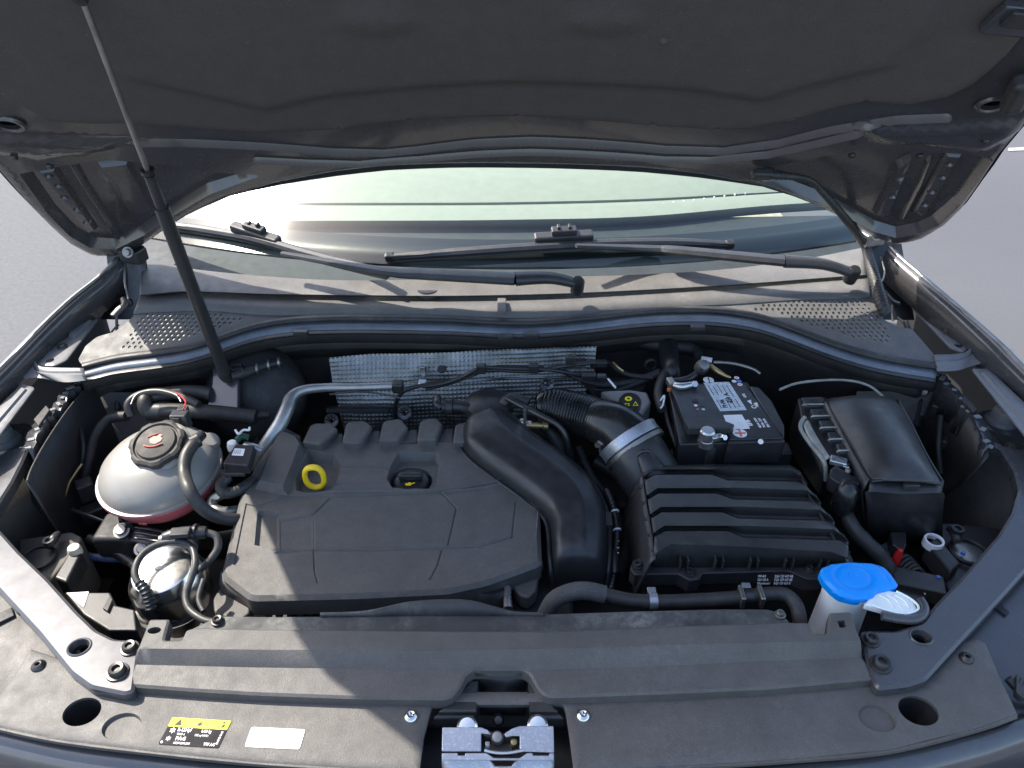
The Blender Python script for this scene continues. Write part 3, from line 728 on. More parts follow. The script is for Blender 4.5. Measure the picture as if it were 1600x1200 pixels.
rail('wide satin grey carrier band on the right from the rubber buffer to the front',
     [(1538, 690), (1562, 700), (1585, 735), (1592, 765), (1582, 800), (1560, 836), (1500, 905), (1462, 944), (1440, 972), (1400, 985), (1346, 985), (1354, 1034), (1366, 1068), (1373, 1077), (1420, 1072), (1448, 1062), (1500, 1005), (1560, 940), (1650, 840), (1720, 770), (1690, 700), (1640, 690), (1600, 702)],
     [(1439, 995, .0135, .0115)], [], [(1360, 1000, .0125), (1376, 1038, .0145)], 1)

# outer headlamp backs and bumper
ob = thing('headlamp_housing', 'grey plastic headlamp shroud outside the left carrier band', 'headlamp shroud', Z(0, 1000, .85))
sheet('shroud', [ZR(.93, [(-60, 780), (0, 850), (50, 925), (100, 985), (150, 1050)]), ZR(.93, [(-120, 830), (-60, 880), (0, 945), (60, 1005), (128, 1072)]), ZR(.925, [(-180, 930), (-80, 980), (-20, 1030), (30, 1060), (110, 1100)]), ZR(.90, [(-200, 1080), (-120, 1100), (-60, 1120), (0, 1140), (80, 1160)])], M['cover'], ob, k=5, rowk=3)
box('shroud_slot', Z(4, 965, .932), (.03, .02, .006), M['deep'], ob, rot=.7)
ob = thing('headlamp_housing', 'grey plastic headlamp shroud outside the right carrier band', 'headlamp shroud', Z(1600, 1000, .85))
sheet('shroud', [ZR(.93, [(1640, 800), (1590, 860), (1540, 925), (1480, 985), (1420, 1050)]), ZR(.93, [(1720, 800), (1650, 880), (1590, 945), (1530, 1005), (1450, 1072)]), ZR(.925, [(1760, 930), (1690, 980), (1630, 1010), (1570, 1030), (1480, 1090)]), ZR(.90, [(1800, 1080), (1720, 1100), (1660, 1120), (1600, 1140), (1520, 1150)])], M['panel'], ob, k=5, rowk=3, flip=True)
prism('slot', ZP([(1548, 944), (1556, 938), (1578, 956), (1572, 962)], .934), .01, M['deep'], ob, bevel=.001)
for i in range(6): box('fin', Z(1588+i*4, 1072+i*3, .94), (.004, .03, .012), M['plastic'], ob, rot=-.5-.15*i, bevel=.001)
tube('seal', [Z(1575, 1060, .94), Z(1600, 1085, .93), Z(1640, 1100, .92)], .006, M['smooth'], ob)

# ================================================================== front trim panel
FPm = M['cover']
TP = HP(.950, 0, .03, (0, .5, 0))
ft = thing('front_trim', 'long textured black trim panel across the front edge of the bay', 'trim panel', V((0, .5, .9)))
low = [(-60, 1120), (-6, 1134), (95, 1155), (250, 1174), (400, 1189), (540, 1198), (655, 1204)]
lowr = [(897, 1204), (1000, 1198), (1120, 1192), (1240, 1184), (1390, 1170), (1528, 1136), (1590, 1114)]
outl = [(47, 1013), (18, 1060), (-12, 1100)]+low+[(662, 1150), (672, 1112), (676, 1100), (880, 1100), (884, 1112), (890, 1150)]+lowr+[(1560, 1050), (1541, 1004), (1526, 996), (1505, 1003), (1462, 1050), (1440, 1070), (1360, 1062),
        (1100, 1075), (884, 1080), (672, 1080), (400, 1078), (215, 1060), (130, 1040)]
def ell(pl, a, b, rx, ry, rot=0, n=28):
    c = pl.uv(a, b); return [(c[0]+rx*math.cos(q)*math.cos(rot)-ry*math.sin(q)*math.sin(rot), c[1]+rx*math.cos(q)*math.sin(rot)+ry*math.sin(q)*math.cos(rot)) for q in [2*math.pi*k/n for k in range(n)]]
relief('trim_plate', TP, round_poly(UV(TP, outl), .004), FPm, ft,
       [('poly', ell(TP, 190, 1135, .024, .018, -.0), .0015, -.005), ('poly', ell(TP, 1371, 1122, .0235, .0185, 0), .0015, -.005)],
       holes=[ell(TP, 128, 1112, .0235, .0195), ell(TP, 1435, 1110, .0245, .0205)], step=.012, edge=(.003, -.002), thick=.006)
for a, b in ((128, 1112), (1435, 1110)):
    lathe('tube_well', [(.0235, -.004), (.0225, -.05), (.02, -.055), (0, -.056)], TP.hit(a, b), M['deep'], ft, n=28, sy=.83)
def lipsheet(px, par):
    sheet('lip', [[TP.hit(a, b, -.002) for a, b in px], [TP.hit(a, b+5, -.003) for a, b in px], [TP.hit(a, b+9, -.008)+V((0, .0, 0)) for a, b in px], [TP.hit(a, b+14, -.034)+V((0, .010, 0)) for a, b in px]], FPm, par, k=6, solid=.003, sharp=60)
lipsheet(low, ft); lipsheet(lowr, ft)
for a, b, r, m in ((60, 1040, .0095, 'darkmetal'), (642, 1119, .0095, 'chrome'), (911, 1118, .0095, 'chrome'), (1510, 1028, .0095, 'darkmetal')):
    bolt(ft, TP.hit(a, b, .001), r=r, m=m, style='rivet')
bp = thing('bumper', 'body-coloured bumper edge along the very bottom of the picture', 'bumper', V((0, .45, .8)))
bl = [(-200, 1090), (-60, 1135), (95, 1173), (250, 1194), (400, 1210), (540, 1221), (655, 1228), (776, 1230), (897, 1228), (1000, 1222), (1120, 1215), (1240, 1206), (1390, 1190), (1528, 1158), (1600, 1134), (1700, 1100)]
sheet('bumper_skin', [[TP.hit(a, b-14, -.025) for a, b in bl], [TP.hit(a, b+6, -.027) for a, b in bl], [TP.hit(a, b+40, -.05) for a, b in bl], [TP.hit(a, b+70, -.14) for a, b in bl], [TP.hit(a, b+70, -.40) for a, b in bl]], M['paint'], bp, k=5, rowk=3, sharp=80)

# stickers
def label_plane(px4, z_off=.0006, base=TP):
    """px corners TL,TR,BR,BL -> plane with u along text, returns (plane, width, height)"""
    q = [base.hit(a, b, z_off) for a, b in px4]; u = (q[2]-q[3]); w = u.length; v = q[0]-q[3]
    pl = Plane(q[3], u, (v-u.normalized()*v.dot(u.normalized()))); return pl, w, v.dot(pl.v), v.dot(pl.u)
def text(parent, s, pl, u, v, size, m='print', name='lettering', h=.0004, bold=.0, xs=1.0, shear=0, ang=0):
    c = bpy.data.curves.new(name, 'FONT'); c.body = s; c.size = size; c.offset = bold*size; c.shear = shear
    c.resolution_u = 1; c.extrude = .00008
    t = bpy.data.objects.new('tmp', c); dg = bpy.context.evaluated_depsgraph_get()
    me = bpy.data.meshes.new_from_object(t.evaluated_get(dg)) if False else t.to_mesh().copy()
    t.to_mesh_clear(); bpy.data.objects.remove(t)
    ca, sa = math.cos(ang), math.sin(ang)
    for vv in me.vertices:
        x, y = vv.co.x*xs, vv.co.y
        vv.co = pl.to(u+x*ca-y*sa, v+x*sa+y*ca, h+vv.co.z)-ORG[parent]
    me.materials.clear(); me.materials.append(M[m]); me.name = name
    return put(name, me, parent)
def patch(parent, name, pl, pts, m, h=.0003, r=0, th=.0002):
    P = round_poly(pts, r) if r else pts
    bm = prism_bm([pl.to(a, b, h) for a, b in P], pl.n*-th)
    return mkb(name, bm, M[m], parent, recalc=True)
st = thing('warning_sticker', 'yellow and black warning sticker on the sunlit left of the front trim', 'sticker', TP.hit(300, 1145))
pl, w, h_, sk_ = label_plane([(270, 1121), (358, 1126), (341, 1169), (247, 1163)])
k_ = sk_/h_
def para(x0, y0, x1, y1): return [(x0*w+y0*sk_, y0*h_), (x1*w+y0*sk_, y0*h_), (x1*w+y1*sk_, y1*h_), (x0*w+y1*sk_, y1*h_)]
patch(st, 'black_field', pl, para(0, 0, 1, .68), 'label_k', r=.002)
patch(st, 'yellow_field', pl, para(0, .66, 1, 1), 'label_y', h=.0005, r=.0015)
def tl(s, x, y, size, m='print', bold=.02, xs=1): text(st, s, pl, x*w+y*sk_, y*h_, size*h_, m, h=.0008, bold=bold, xs=xs, shear=0)
tl('R-1234yf', .20, .50, .19, bold=.03, xs=.72); tl('0.460 kg', .60, .50, .17, bold=.03, xs=.62); tl('WHP-1', .22, .36, .12, xs=.8); tl('CO2 eq 0.0018 t', .52, .36, .12, xs=.6)
tl('PAG', .24, .18, .19, bold=.03); tl('SAE J639 J2842 J2845', .24, .045, .11, xs=.62); tl('VW AG', .74, .045, .16, bold=.03, xs=.75)
def star(x, y, r):
    n = 12; patch(st, 'snowflake_symbol', pl, [(x*w+y*sk_+r*h_*(1 if i % 2 else .55)*math.cos(i*math.pi/6), y*h_+r*h_*(1 if i % 2 else .55)*math.sin(i*math.pi/6)) for i in range(n)], 'print', h=.0008)
star(.12, .52, .12); star(.12, .22, .10); tl('e', .02, .04, .2)
patch(st, 'warning_triangle', pl, [(.10*w+.7*sk_, .72*h_), (.21*w+.7*sk_, .72*h_), (.155*w+.95*sk_, .96*h_)], 'ink', h=.0009)
tl('!', .153, .745, .17, m='label_y', bold=.03)
patch(st, 'flame_symbol', pl, [(.48*w+.7*sk_, .75*h_), (.53*w+.7*sk_, .74*h_), (.55*w+.8*sk_, .80*h_), (.53*w+.8*sk_, .86*h_), (.525*w+.9*sk_, .93*h_), (.50*w+.8*sk_, .85*h_), (.49*w+.8*sk_, .86*h_), (.47*w+.8*sk_, .80*h_)], 'ink', h=.0009)
patch(st, 'service_symbol', pl, [(.83*w+.7*sk_, .73*h_), (.93*w+.7*sk_, .73*h_), (.94*w+.8*sk_, .84*h_), (.90*w+.8*sk_, .84*h_), (.89*w+.8*sk_, .77*h_), (.83*w+.7*sk_, .77*h_)], 'ink', h=.0009)
patch(st, 'service_symbol', pl, [(.90*w+.9*sk_+.0015*math.cos(a), .91*h_+.0015*math.sin(a)) for a in [i*math.pi/4 for i in range(8)]], 'ink', h=.0009)
for i in range(5): patch(st, 'side_print', pl, para(.93, .12+.1*i, .96, .19+.1*i), 'print', h=.0008)
st = thing('oil_sticker', 'small white rounded sticker with faded print on the sunlit front trim', 'sticker', TP.hit(430, 1153))
pl, w, h_, sk_ = label_plane([(393, 1136), (478, 1139), (468, 1171), (382, 1167)])
patch(st, 'white_field', pl, para(0, 0, 1, 1), 'paper', r=.003)
tl('VW 504 00', .32, .64, .15, 'greyink', 0); tl('VW 507 00', .32, .38, .15, 'greyink', 0); tl('SAE 0W-20', .27, .12, .19, 'greyink', .01)
for x in (.08, .76): patch(st, 'oil_can_symbol', pl, [(x*w+.7*sk_, .66*h_), ((x+.10)*w+.7*sk_, .66*h_), ((x+.16)*w+.8*sk_, .84*h_), ((x+.10)*w+.8*sk_, .78*h_), (x*w+.8*sk_, .80*h_)], 'greyink', h=.0008)

# ================================================================== radiator air duct cover
DP = HP(.990, 0, .0, (0, .6, 0))
dc = thing('radiator_cover', 'wide stepped textured black radiator cover with a notch at its middle', 'radiator cover', V((0, .6, .93)))
rB = [(190, 1013), (400, 1015), (700, 1017), (900, 1013), (1100, 1006), (1400, 1000)]
rC = [(190, 1038), (400, 1043), (560, 1045), (700, 1047), (860, 1046), (1000, 1042), (1200, 1033), (1400, 1026)]
rD = [(190, 1068), (300, 1075), (400, 1081), (560, 1087), (700, 1090), (860, 1088), (1000, 1082), (1200, 1073), (1400, 1055)]
uB, uC, uD = UV(DP, rB), UVo(DP, rC, -.018), UVo(DP, rD, -.022)
def hprof(P):
    f = lambda U: np.interp(P[:, 0], [p[0] for p in U], [p[1] for p in U])
    b, c, d = f(uB), f(uC), f(uD); y = P[:, 1]; H = np.zeros(len(P))
    t = np.clip((b-y)/(b-c), 0, 1); H -= .018*t**1.5
    t = np.clip((c-y)/(c-d), 0, 1.6); H -= .004*np.clip(t, 0, 1)+.012*np.clip(t-1, 0, 1)
    return H
dout = [(234, 967), (265, 967), (256, 1000), (284, 1000), (291, 984), (305, 980), (400, 982), (650, 985), (850, 986), (950, 982), (1100, 976), (1225, 972), (1262, 972), (1273, 990), (1292, 990),
        (1296, 957), (1330, 955), (1338, 982), (1349, 1015), (1354, 1036), (1365, 1060), (1362, 1068)]
dbot = [(1364, 1062), (1200, 1077), (1050, 1084), (860, 1091), (848, 1087), (838, 1076), (828, 1058), (817, 1051), (740, 1051), (729, 1058), (719, 1076), (708, 1089), (696, 1094), (560, 1092), (400, 1086), (300, 1080), (205, 1073), (200, 1066), (212, 1036), (216, 1012)]
relief('cover_shell', DP, round_poly(UV(DP, dout[:-4])+UVo(DP, dout[-4:-3], -.004)+UVo(DP, dout[-3:-1], -.020)+UVo(DP, dbot[:-3], -.024)+UVo(DP, dbot[-3:-2], -.023)+UVo(DP, dbot[-2:-1], -.018)+UVo(DP, dbot[-1:], 0), .0035)[::-1], M['cover'], dc, holes=[ell(DP, 241, 985, .009, .0055), round_poly(UV(DP, [(1308, 970), (1320, 969), (1322, 980), (1312, 981)]), .002)],
       step=.010, edge=(.003, -.002), thick=.018, hfun=hprof, lines=[uB, uC, [(p[0], p[1]+.0015) for p in uD]], sharp=25)
# latch recess: side cheeks, back wall, sloping floor
for s_ in (-1, 1):
    A = [(708, 1092), (722, 1078), (735, 1062), (748, 1062), (745, 1112), (683, 1112)] if s_ < 0 else [(850, 1092), (836, 1078), (823, 1062), (824, 1062), (828, 1112), (872, 1112)]
    prism('recess_cheek', ZP(A if s_ > 0 else A[::-1], .952), .02, M['plastic'], dc, bevel=.003)
    A = [(684, 1112), (745, 1112), (740, 1122), (672, 1122)] if s_ < 0 else [(826, 1112), (874, 1112), (884, 1122), (830, 1122)]
    prism('recess_step', ZP(A, .944), .02, M['plastic'], dc, bevel=.004)
mk('recess_back', [Z(738, 1052, .965), Z(820, 1052, .965), Z(822, 1075, .93), Z(748, 1075, .93), Z(750, 1105, .925), Z(822, 1105, .925), Z(822, 1118, .90), Z(750, 1118, .90)],
   [(3, 2, 1, 0), (4, 5, 2, 3), (7, 6, 5, 4)], M['plastic'], dc, solid=.002)
lathe('push_pin', [(0, .012), (.005, .011), (.008, .004), (.006, 0), (.005, -.006), (0, -.008)], Z(779, 1124, .92), M['darkmetal'], dc, ax=(0, -.6, .8), n=14)
# dusty seal strip
ds = thing('radiator_seal', 'dusty black rubber strip with a raised hump behind the radiator cover', 'seal', V((0, .68, .94)))
SP = HP(.972, 0, .12, (0, .69, 0))
sp1 = [(282, 1002), (292, 984), (330, 966), (345, 961), (430, 962), (560, 961), (640, 960), (760, 960), (850, 958), (1000, 953), (1120, 950), (1200, 950), (1222, 956), (1236, 972), (1246, 992), (900, 1000), (500, 1000)]
relief('strip', SP, round_poly(UV(SP, sp1)[::-1], .006), M['dusty'], ds, step=.012, edge=(.005, -.004), thick=.02)
hp_ = [Z(500, 961, .975), Z(560, 958, .975), Z(600, 950, .98), Z(640, 941, .985), Z(700, 937, .987), Z(740, 940, .985), Z(775, 950, .98), Z(805, 958, .975), Z(850, 961, .974)]
sheet('hump', [hp_, [Z(a, 966, .966) for a in (500, 560, 600, 640, 700, 740, 775, 805, 850)]], M['dusty'], ds, k=5, solid=.004)
bolt(ds, SP.hit(340, 970, .002), r=.009); bolt(ds, SP.hit(1219, 960, .002), r=.008, m='steel')

# ================================================================== hood latch
lt = thing('hood_latch', 'zinc-plated steel hood latch in the recess at the bottom centre', 'latch', V((0, .5, .90)))
LP = HP(.945, 0, .35, (0, .5, 0))
def lp(pts, off=0): return [LP.hit(a, b, off) for a, b in pts]
def lplate(nm, pts, m='zinc', off=0, th=.003, bev=.0012): prism(nm, lp(pts, off)[::-1], LP.n*-th, M[m], lt, bevel=bev)
lplate('left_plate', [(691, 1136), (752, 1136), (762, 1140), (768, 1148), (752, 1146), (752, 1174), (690, 1174)])
lplate('right_plate', [(788, 1146), (800, 1138), (812, 1134), (865, 1134), (866, 1176), (812, 1174), (812, 1150), (800, 1150), (790, 1152)])
lplate('front_flange', [(690, 1176), (715, 1176), (716, 1180), (726, 1180), (727, 1176), (760, 1176), (772, 1184), (812, 1184), (824, 1176), (832, 1176), (833, 1180), (858, 1180), (859, 1176), (866, 1176), (866, 1188), (690, 1188)], off=-.002)
prism('fork', lp([(750, 1144), (765, 1142), (778, 1146), (793, 1146), (788, 1151), (775, 1153), (757, 1150)], -.004)[::-1], LP.n*-.004, M['darkmetal'], lt, bevel=.001)
tube('spring_bar', lp([(757, 1172), (775, 1176), (795, 1176), (818, 1172)], .0), .002, M['alu'], lt)
lathe('rivet', [(0, .012), (.006, .011), (.008, .008), (.008, -.01)], LP.hit(777, 1154, -.012), M['steel'], lt, ax=LP.n, n=16)
lathe('rivet', [(0, .004), (.010, .003), (.013, 0), (.013, -.004)], LP.hit(730, 1135, -.004), M['chrome'], lt, ax=LP.n, n=18)
lathe('rivet', [(0, .004), (.010, .003), (.013, 0), (.013, -.004)], LP.hit(840, 1133, -.004), M['chrome'], lt, ax=LP.n, n=18)
box('spring_post', LP.hit(762, 1168, -.004), (.005, .005, .02), M['zinc'], lt, bevel=.001)
box('mechanism', LP.hit(780, 1166, -.020), (.035, .02, .012), M['darkmetal'], lt, bevel=.002)
lathe('rivet', [(0, .005), (.004, .004), (.005, 0), (.005, -.01)], LP.hit(803, 1160, -.012), M['brass'], lt, ax=LP.n, n=12)
sheet('lower_plate', [lp([(690, 1189), (740, 1189), (764, 1190), (772, 1200), (800, 1200), (810, 1190), (830, 1189), (866, 1189)], -.003), [p+V((0, -.004, -.05)) for p in lp([(690, 1194), (740, 1194), (764, 1196), (772, 1206), (800, 1206), (810, 1196), (830, 1194), (866, 1194)], -.003)]], M['zinc'], lt, k=3, smooth=False)
bk = thing('latch_carrier', 'dark crossmember behind and below the hood latch', 'crossmember', V((0, .5, .7)))
box('crossmember', (0-.02, .53, .855), (.34, .18, .05), M['deep'], bk, bevel=.006)
box('radiator_face', (0, .60, .74), (1.25, .06, .30), M['deep'], bk, bevel=.004)

# ================================================================== engine cover
EP = HP(.930, 0, .03, (0, .9, 0))
ec = thing('engine_cover', 'large textured black engine cover with yellow dipstick ring and oil cap', 'engine cover', V((-.15, .9, .86)))
eo = [(437, 672), (470, 688), (700, 690), (735, 690), (790, 735), (843, 780), (845, 835), (847, 878), (838, 884), (760, 912), (700, 925), (560, 932), (400, 936), (388, 934), (350, 905), (345, 895), (360, 835), (374, 775), (400, 722)]
E = lambda pts: UV(EP, pts)[::-1]
def tri(pts): return E(pts)
ring_c = EP.uv(492, 750); cap_c = EP.uv(641, 742)
ef = [('poly', E([(384, 786), (400, 790), (440, 776), (700, 766), (815, 742), (842, 786), (838, 838), (822, 868), (700, 905), (560, 912), (434, 913), (364, 882)]), .0015, -.0025),
      ('line', UV(EP, [(440, 776), (520, 768), (700, 766), (760, 760), (815, 745)]), .0025, .0025),
      ('poly', E([(402, 794), (436, 800), (436, 858), (397, 850)]), .006, -.009),
      ('poly', E([(434, 812), (490, 800), (490, 857), (434, 858)]), .004, -.003),
      ('line', UV(EP, [(434, 861), (490, 857), (600, 857), (745, 852), (803, 836)]), .0035, -.003),
      ('line', UV(EP, [(490, 857), (490, 802), (516, 776), (600, 772), (690, 768), (713, 792), (700, 850)]), .0022, -.0022),
      ('line', UV(EP, [(490, 860), (491, 890), (496, 908)]), .0022, -.0022),
      ('line', UV(EP, [(690, 859), (684, 880), (672, 904)]), .0022, -.0022),
      ('line', UV(EP, [(806, 784), (800, 838)]), .0022, -.002),
      ('line', UV(EP, [(684, 693), (750, 693), (772, 712)]), .002, .0016),
      ('line', UV(EP, [(772, 712), (775, 745)]), .0022, -.0016),
      # wedge bar at the left
      ('poly', E([(436, 672), (470, 686), (478, 700), (468, 730), (450, 776), (398, 764), (415, 720)]), .010, .014),
      # dipstick pocket
      ('poly', E([(482, 704), (522, 710), (533, 728), (528, 748), (518, 764), (492, 772), (462, 766), (462, 748), (474, 722)]), .007, -.020),
      # oil cap pocket
      ('poly', E([(622, 708), (682, 706), (690, 716), (684, 752), (674, 764), (612, 762), (604, 748), (610, 728)]), .007, -.016),
      ('poly', [(cap_c[0]+.039*math.cos(a), cap_c[1]+.036*math.sin(a)) for a in [i*math.pi/14 for i in range(28)]], .002, -.012),
      ('line', UV(EP, [(527, 756), (560, 752), (610, 752)]), .0025, -.0015),
      ('line', UV(EP, [(527, 735), (560, 733), (604, 733)]), .006, .003)]
def skirt(P): return np.zeros(len(P))
relief('cover_top', EP, round_poly(E(eo), .005), M['cover'], ec, ef, step=.009, edge=(.007, -.006), thick=.034, sharp=33)
# skirt at the front with its tabs
A = [EP.hit(a, b, -.006) for a, b in [(345, 893), (350, 905), (388, 934), (400, 936), (560, 932), (700, 925), (760, 912), (838, 884), (847, 876)]]
B = [(334, 948), (340, 962), (392, 963), (404, 958), (560, 957), (660, 955), (720, 946), (806, 918), (848, 925)]
sheet('front_skirt', [A, [EP.hit(a, b, -.032)+V((0, .006, 0)) for a, b in [(340, 918), (344, 930), (388, 956), (402, 957), (560, 954), (700, 947), (765, 933), (840, 905), (850, 895)]]], M['cover'], ec, k=4, smooth=False, solid=.003)
prism('tab', ZP([(332, 934), (346, 915), (392, 944), (390, 958), (378, 967), (342, 962), (334, 955)], .893)[::-1], .03, M['cover'], ec, bevel=.004)
prism('tab', ZP([(800, 915), (842, 898), (838, 922), (826, 934), (812, 930)], .895)[::-1], .03, M['cover'], ec, bevel=.004)
# rear intake fins
for q in ([(472, 690), (484, 664), (492, 660), (518, 660), (528, 670), (501, 694)], [(534, 690), (540, 661), (547, 657), (570, 656), (582, 665), (568, 688), (560, 692)],
          [(591, 688), (598, 658), (605, 655), (626, 653), (638, 667), (622, 687)], [(651, 687), (656, 657), (664, 654), (683, 652), (692, 662), (682, 686)],
          [(707, 690), (711, 664), (716, 660), (736, 658), (760, 668), (756, 690)]):
    t_ = [Z(a, b, .952) for a, b in q]
    prism('fin', t_[::-1], .045, M['cover'], ec, bevel=.005, seg=3)
    c0 = sum(t_, V())/len(t_)
for q in ([(430, 664), (448, 668), (470, 680), (468, 692), (440, 684)], [(514, 684), (526, 676), (536, 676), (536, 696), (508, 698)], [(572, 682), (584, 672), (594, 672), (594, 692), (566, 694)],
          [(630, 680), (642, 670), (653, 670), (653, 690), (624, 692)], [(688, 680), (696, 668), (709, 668), (709, 692), (682, 692)]):
    prism('rear_rib', [Z(a, b, .936) for a, b in q][::-1], .04, M['cover'], ec, bevel=.004)
dr = V(EP.to(*ring_c, -.006)); rr = []
for i in range(20):
    a = 2*math.pi*i/20; q = V((.0165*math.copysign(abs(math.cos(a))**.8, math.cos(a)), 0, .0235*math.copysign(abs(math.sin(a))**.85, math.sin(a)))); rr.append(dr+V((0, 0, .012))+q)
dp = thing('dipstick', 'bright yellow oval ring handle of the oil dipstick', 'dipstick', dr-V((0, 0, .02)))
R = crom(rr, 2, True); bm = bmesh.new(); n = len(R); rings = []
for i in range(n):
    T = (R[(i+1) % n]-R[i-1]).normalized(); Nn = V((0, 1, 0)); Bn = T.cross(Nn)
    rings.append([bm.verts.new(R[i]+Bn*.0048*math.cos(a)+Nn*.0065*math.sin(a)) for a in [k*math.pi/5 for k in range(10)]])
for i in range(n):
    for j in range(10): bm.faces.new((rings[i][j], rings[i][(j+1) % 10], rings[(i+1) % n][(j+1) % 10], rings[(i+1) % n][j]))
mkb('ring_handle', bm, M['yellow'], dp, sharp=80, recalc=True)
lathe('stem', [(.006, -.012), (.006, -.04)], dr, M['yellow'], dp, n=12)
oc = thing('filler_cap', 'round black oil filler cap with a small yellow oil can symbol', 'oil cap', EP.to(*cap_c, -.03))
cc = EP.to(*cap_c, -.024)
lathe('cap', [(.033, -.01), (.034, .004), (.031, .010), (.026, .012), (0, .012)], cc, M['smooth'], oc, n=36, lob=lambda a, r: 1+.02*math.cos(a*12))
box('grip', cc+V((0, .001, .019)), (.044, .014, .016), M['smooth'], oc, bevel=.005)
lathe('rim', [(.0345, .0), (.0385, .004), (.040, .001), (.040, -.01)], cc, M['smooth'], oc, n=36)
cpn = Plane(cc+V((-.009, -.017, .0125)), (1, 0, 0), (0, 1, .1))
patch(oc, 'oil_symbol', cpn, [(0, .002), (.003, .0), (.010, 0), (.013, .004), (.018, .006), (.017, .008), (.012, .006), (.010, .006), (.009, .008), (.006, .008), (.005, .006), (.001, .006)], 'yellow', h=.0006)

# ================================================================== intake duct over the engine
idt = thing('charge_air_duct', 'broad smooth black air duct bending over the right end of the engine cover', 'duct', Z(880, 800, .88))
Lp = [(722, 668), (724, 690), (748, 715), (800, 752), (846, 788), (860, 812), (863, 850), (866, 885), (874, 922)]
Rp = [(800, 640), (826, 664), (855, 685), (896, 714), (926, 746), (946, 785), (950, 830), (948, 880), (944, 926)]
ZZ = [.955, .955, .952, .948, .944, .940, .934, .915, .86]
prof = [(0, -.030), (0.0, -.004), (.03, .008), (.09, .020), (.18, .026), (.34, .028), (.50, .0285), (.56, .031), (.60, .0285), (.76, .026), (.88, .018), (.96, .006), (1, -.004), (1.0, -.030)]
LL = crom([Z(a, b, z) for (a, b), z in zip(Lp, ZZ)], 6); RR = crom([Z(a, b, z) for (a, b), z in zip(Rp, ZZ)], 6)
rows = []
for l, r in zip(LL, RR): rows.append([l.lerp(r, a)+V((0, 0, h-.008)) for a, h in prof])
c = rows[0]; ctr = sum(c, V())/len(c)
rows = [[ctr.lerp(p, .15)+V((0, .02, -.02)) for p in c], [ctr.lerp(p, .7)+V((0, .024, -.008)) for p in c], [ctr.lerp(p, .92)+V((0, .014, -.001)) for p in c]]+rows
vs = [p for r in rows for p in r]; fs = []; m_ = len(prof)
for i in range(len(rows)-1):
    for j in range(m_-1): a = i*m_+j; fs.append((a, a+m_, a+m_+1, a+1))
mk('duct_shell', vs, fs, M['smooth'], idt, sharp=60)
tube('edge_flange', [p+V((-.004, 0, -.020)) for p in LL[::3]], .0045, M['smooth'], idt, n=8)
tube('edge_flange', [p+V((.004, 0, -.020)) for p in RR[::3]], .0045, M['smooth'], idt, n=8)
box('flange_clip', Z(949, 814, .925), (.016, .03, .014), M['smooth'], idt, bevel=.002)
tube('side_spout', [Z(735, 640, .96), Z(722, 636, .965), Z(705, 635, .965), Z(690, 636, .965)], [.012, .012, .013, .012], M['smooth'], idt, sharp=30)
lathe('spout_collar', [(.013, -.008), (.017, -.006), (.017, .006), (.013, .008)], Z(702, 635, .965), M['smooth'], idt, ax=(1, 0, 0), n=20)
tube('spout_elbow', [Z(690, 636, .965), Z(684, 632, .968), Z(683, 622, .97)], .009, M['smooth'], idt)
lathe('duct_mouth', [(.035, 0), (.045, .004), (.050, .02), (.046, .034), (.03, .04), (0, .042)], Z(764, 650, .935), M['smooth'], idt, n=32)

# ================================================================== bellows, clamp and air pipe
bh = thing('bellows_hose', 'glossy black corrugated intake hose behind the clamp', 'hose', Z(900, 650, .9))
M['gloss'] = mat('glossy_black_rubber', (.012, .012, .013), .24, bump=.05, dust=.04)
tube('hose', [Z(848, 640, .955), Z(866, 638, .965), Z(890, 643, .97), Z(915, 650, .973), Z(938, 658, .975)], [.034, .040, .041, .042, .043], M['gloss'], bh, n=28, corr=(.0058, .0035), sharp=70)
tube('elbow', [Z(930, 655, .974), Z(945, 660, .976), Z(962, 668, .974), Z(978, 682, .965), Z(988, 696, .955)], [.041, .044, .047, .050, .050], M['gloss'], bh, n=28)
lathe('hose_mouth', [(.036, -.01), (.039, -.004), (.039, .006), (.034, .01)], Z(850, 640, .956), M['gloss'], bh, ax=(1, -.1, .1), n=28)
lab = Plane(Z(950, 640, 1.013), (1, -.35, 0), (.35, 1, .2))
lathe('cap_label', [(.022, 0), (.022, .008), (.02, .010), (0, .010)], Z(984, 632, .985), M['smooth'], bh, ax=(-.1, -.5, 1), n=28)
lpz = Plane(Z(984, 632, .985)+V((-.1, -.5, 1)).normalized()*.0104, (1, -.1, .05), (.1, 1, .5))
patch(bh, 'yellow_print', lpz, [(-.003+.007*math.cos(a), .007+.005*math.sin(a)) for a in [i*math.pi/8 for i in range(16)]], 'label_y')
patch(bh, 'black_print', lpz, [(-.003+.003*math.cos(a), .007+.002*math.sin(a)) for a in [i*math.pi/6 for i in range(12)]], 'ink', h=.0008)
patch(bh, 'yellow_print', lpz, [(.005, -.008), (.016, -.008), (.0105, .002)], 'label_y')
patch(bh, 'black_print', lpz, [(.0075, -.0068), (.0135, -.0068), (.0105, -.001)], 'ink', h=.0008)
patch(bh, 'yellow_print', lpz, [(-.010, -.010), (-.001, -.010), (-.001, -.003), (-.010, -.003)], 'label_y')
patch(bh, 'black_print', lpz, [(-.008, -.0085), (-.003, -.0085), (-.003, -.0045), (-.008, -.0045)], 'ink', h=.0008)
ax = (Z(1010, 722, .93)-Z(975, 672, .965)).normalized()
hc_ = thing('hose_clamp', 'shiny steel hose clamp round the intake hose', 'clamp', Z(986, 690, .9))
cc = Z(984, 690, .955)
lathe('band', [(.050, -.010), (.0595, -.010), (.060, -.007), (.0592, 0), (.060, .007), (.0595, .010), (.050, .010)], cc, M['zinc'], hc_, ax=ax, n=48)
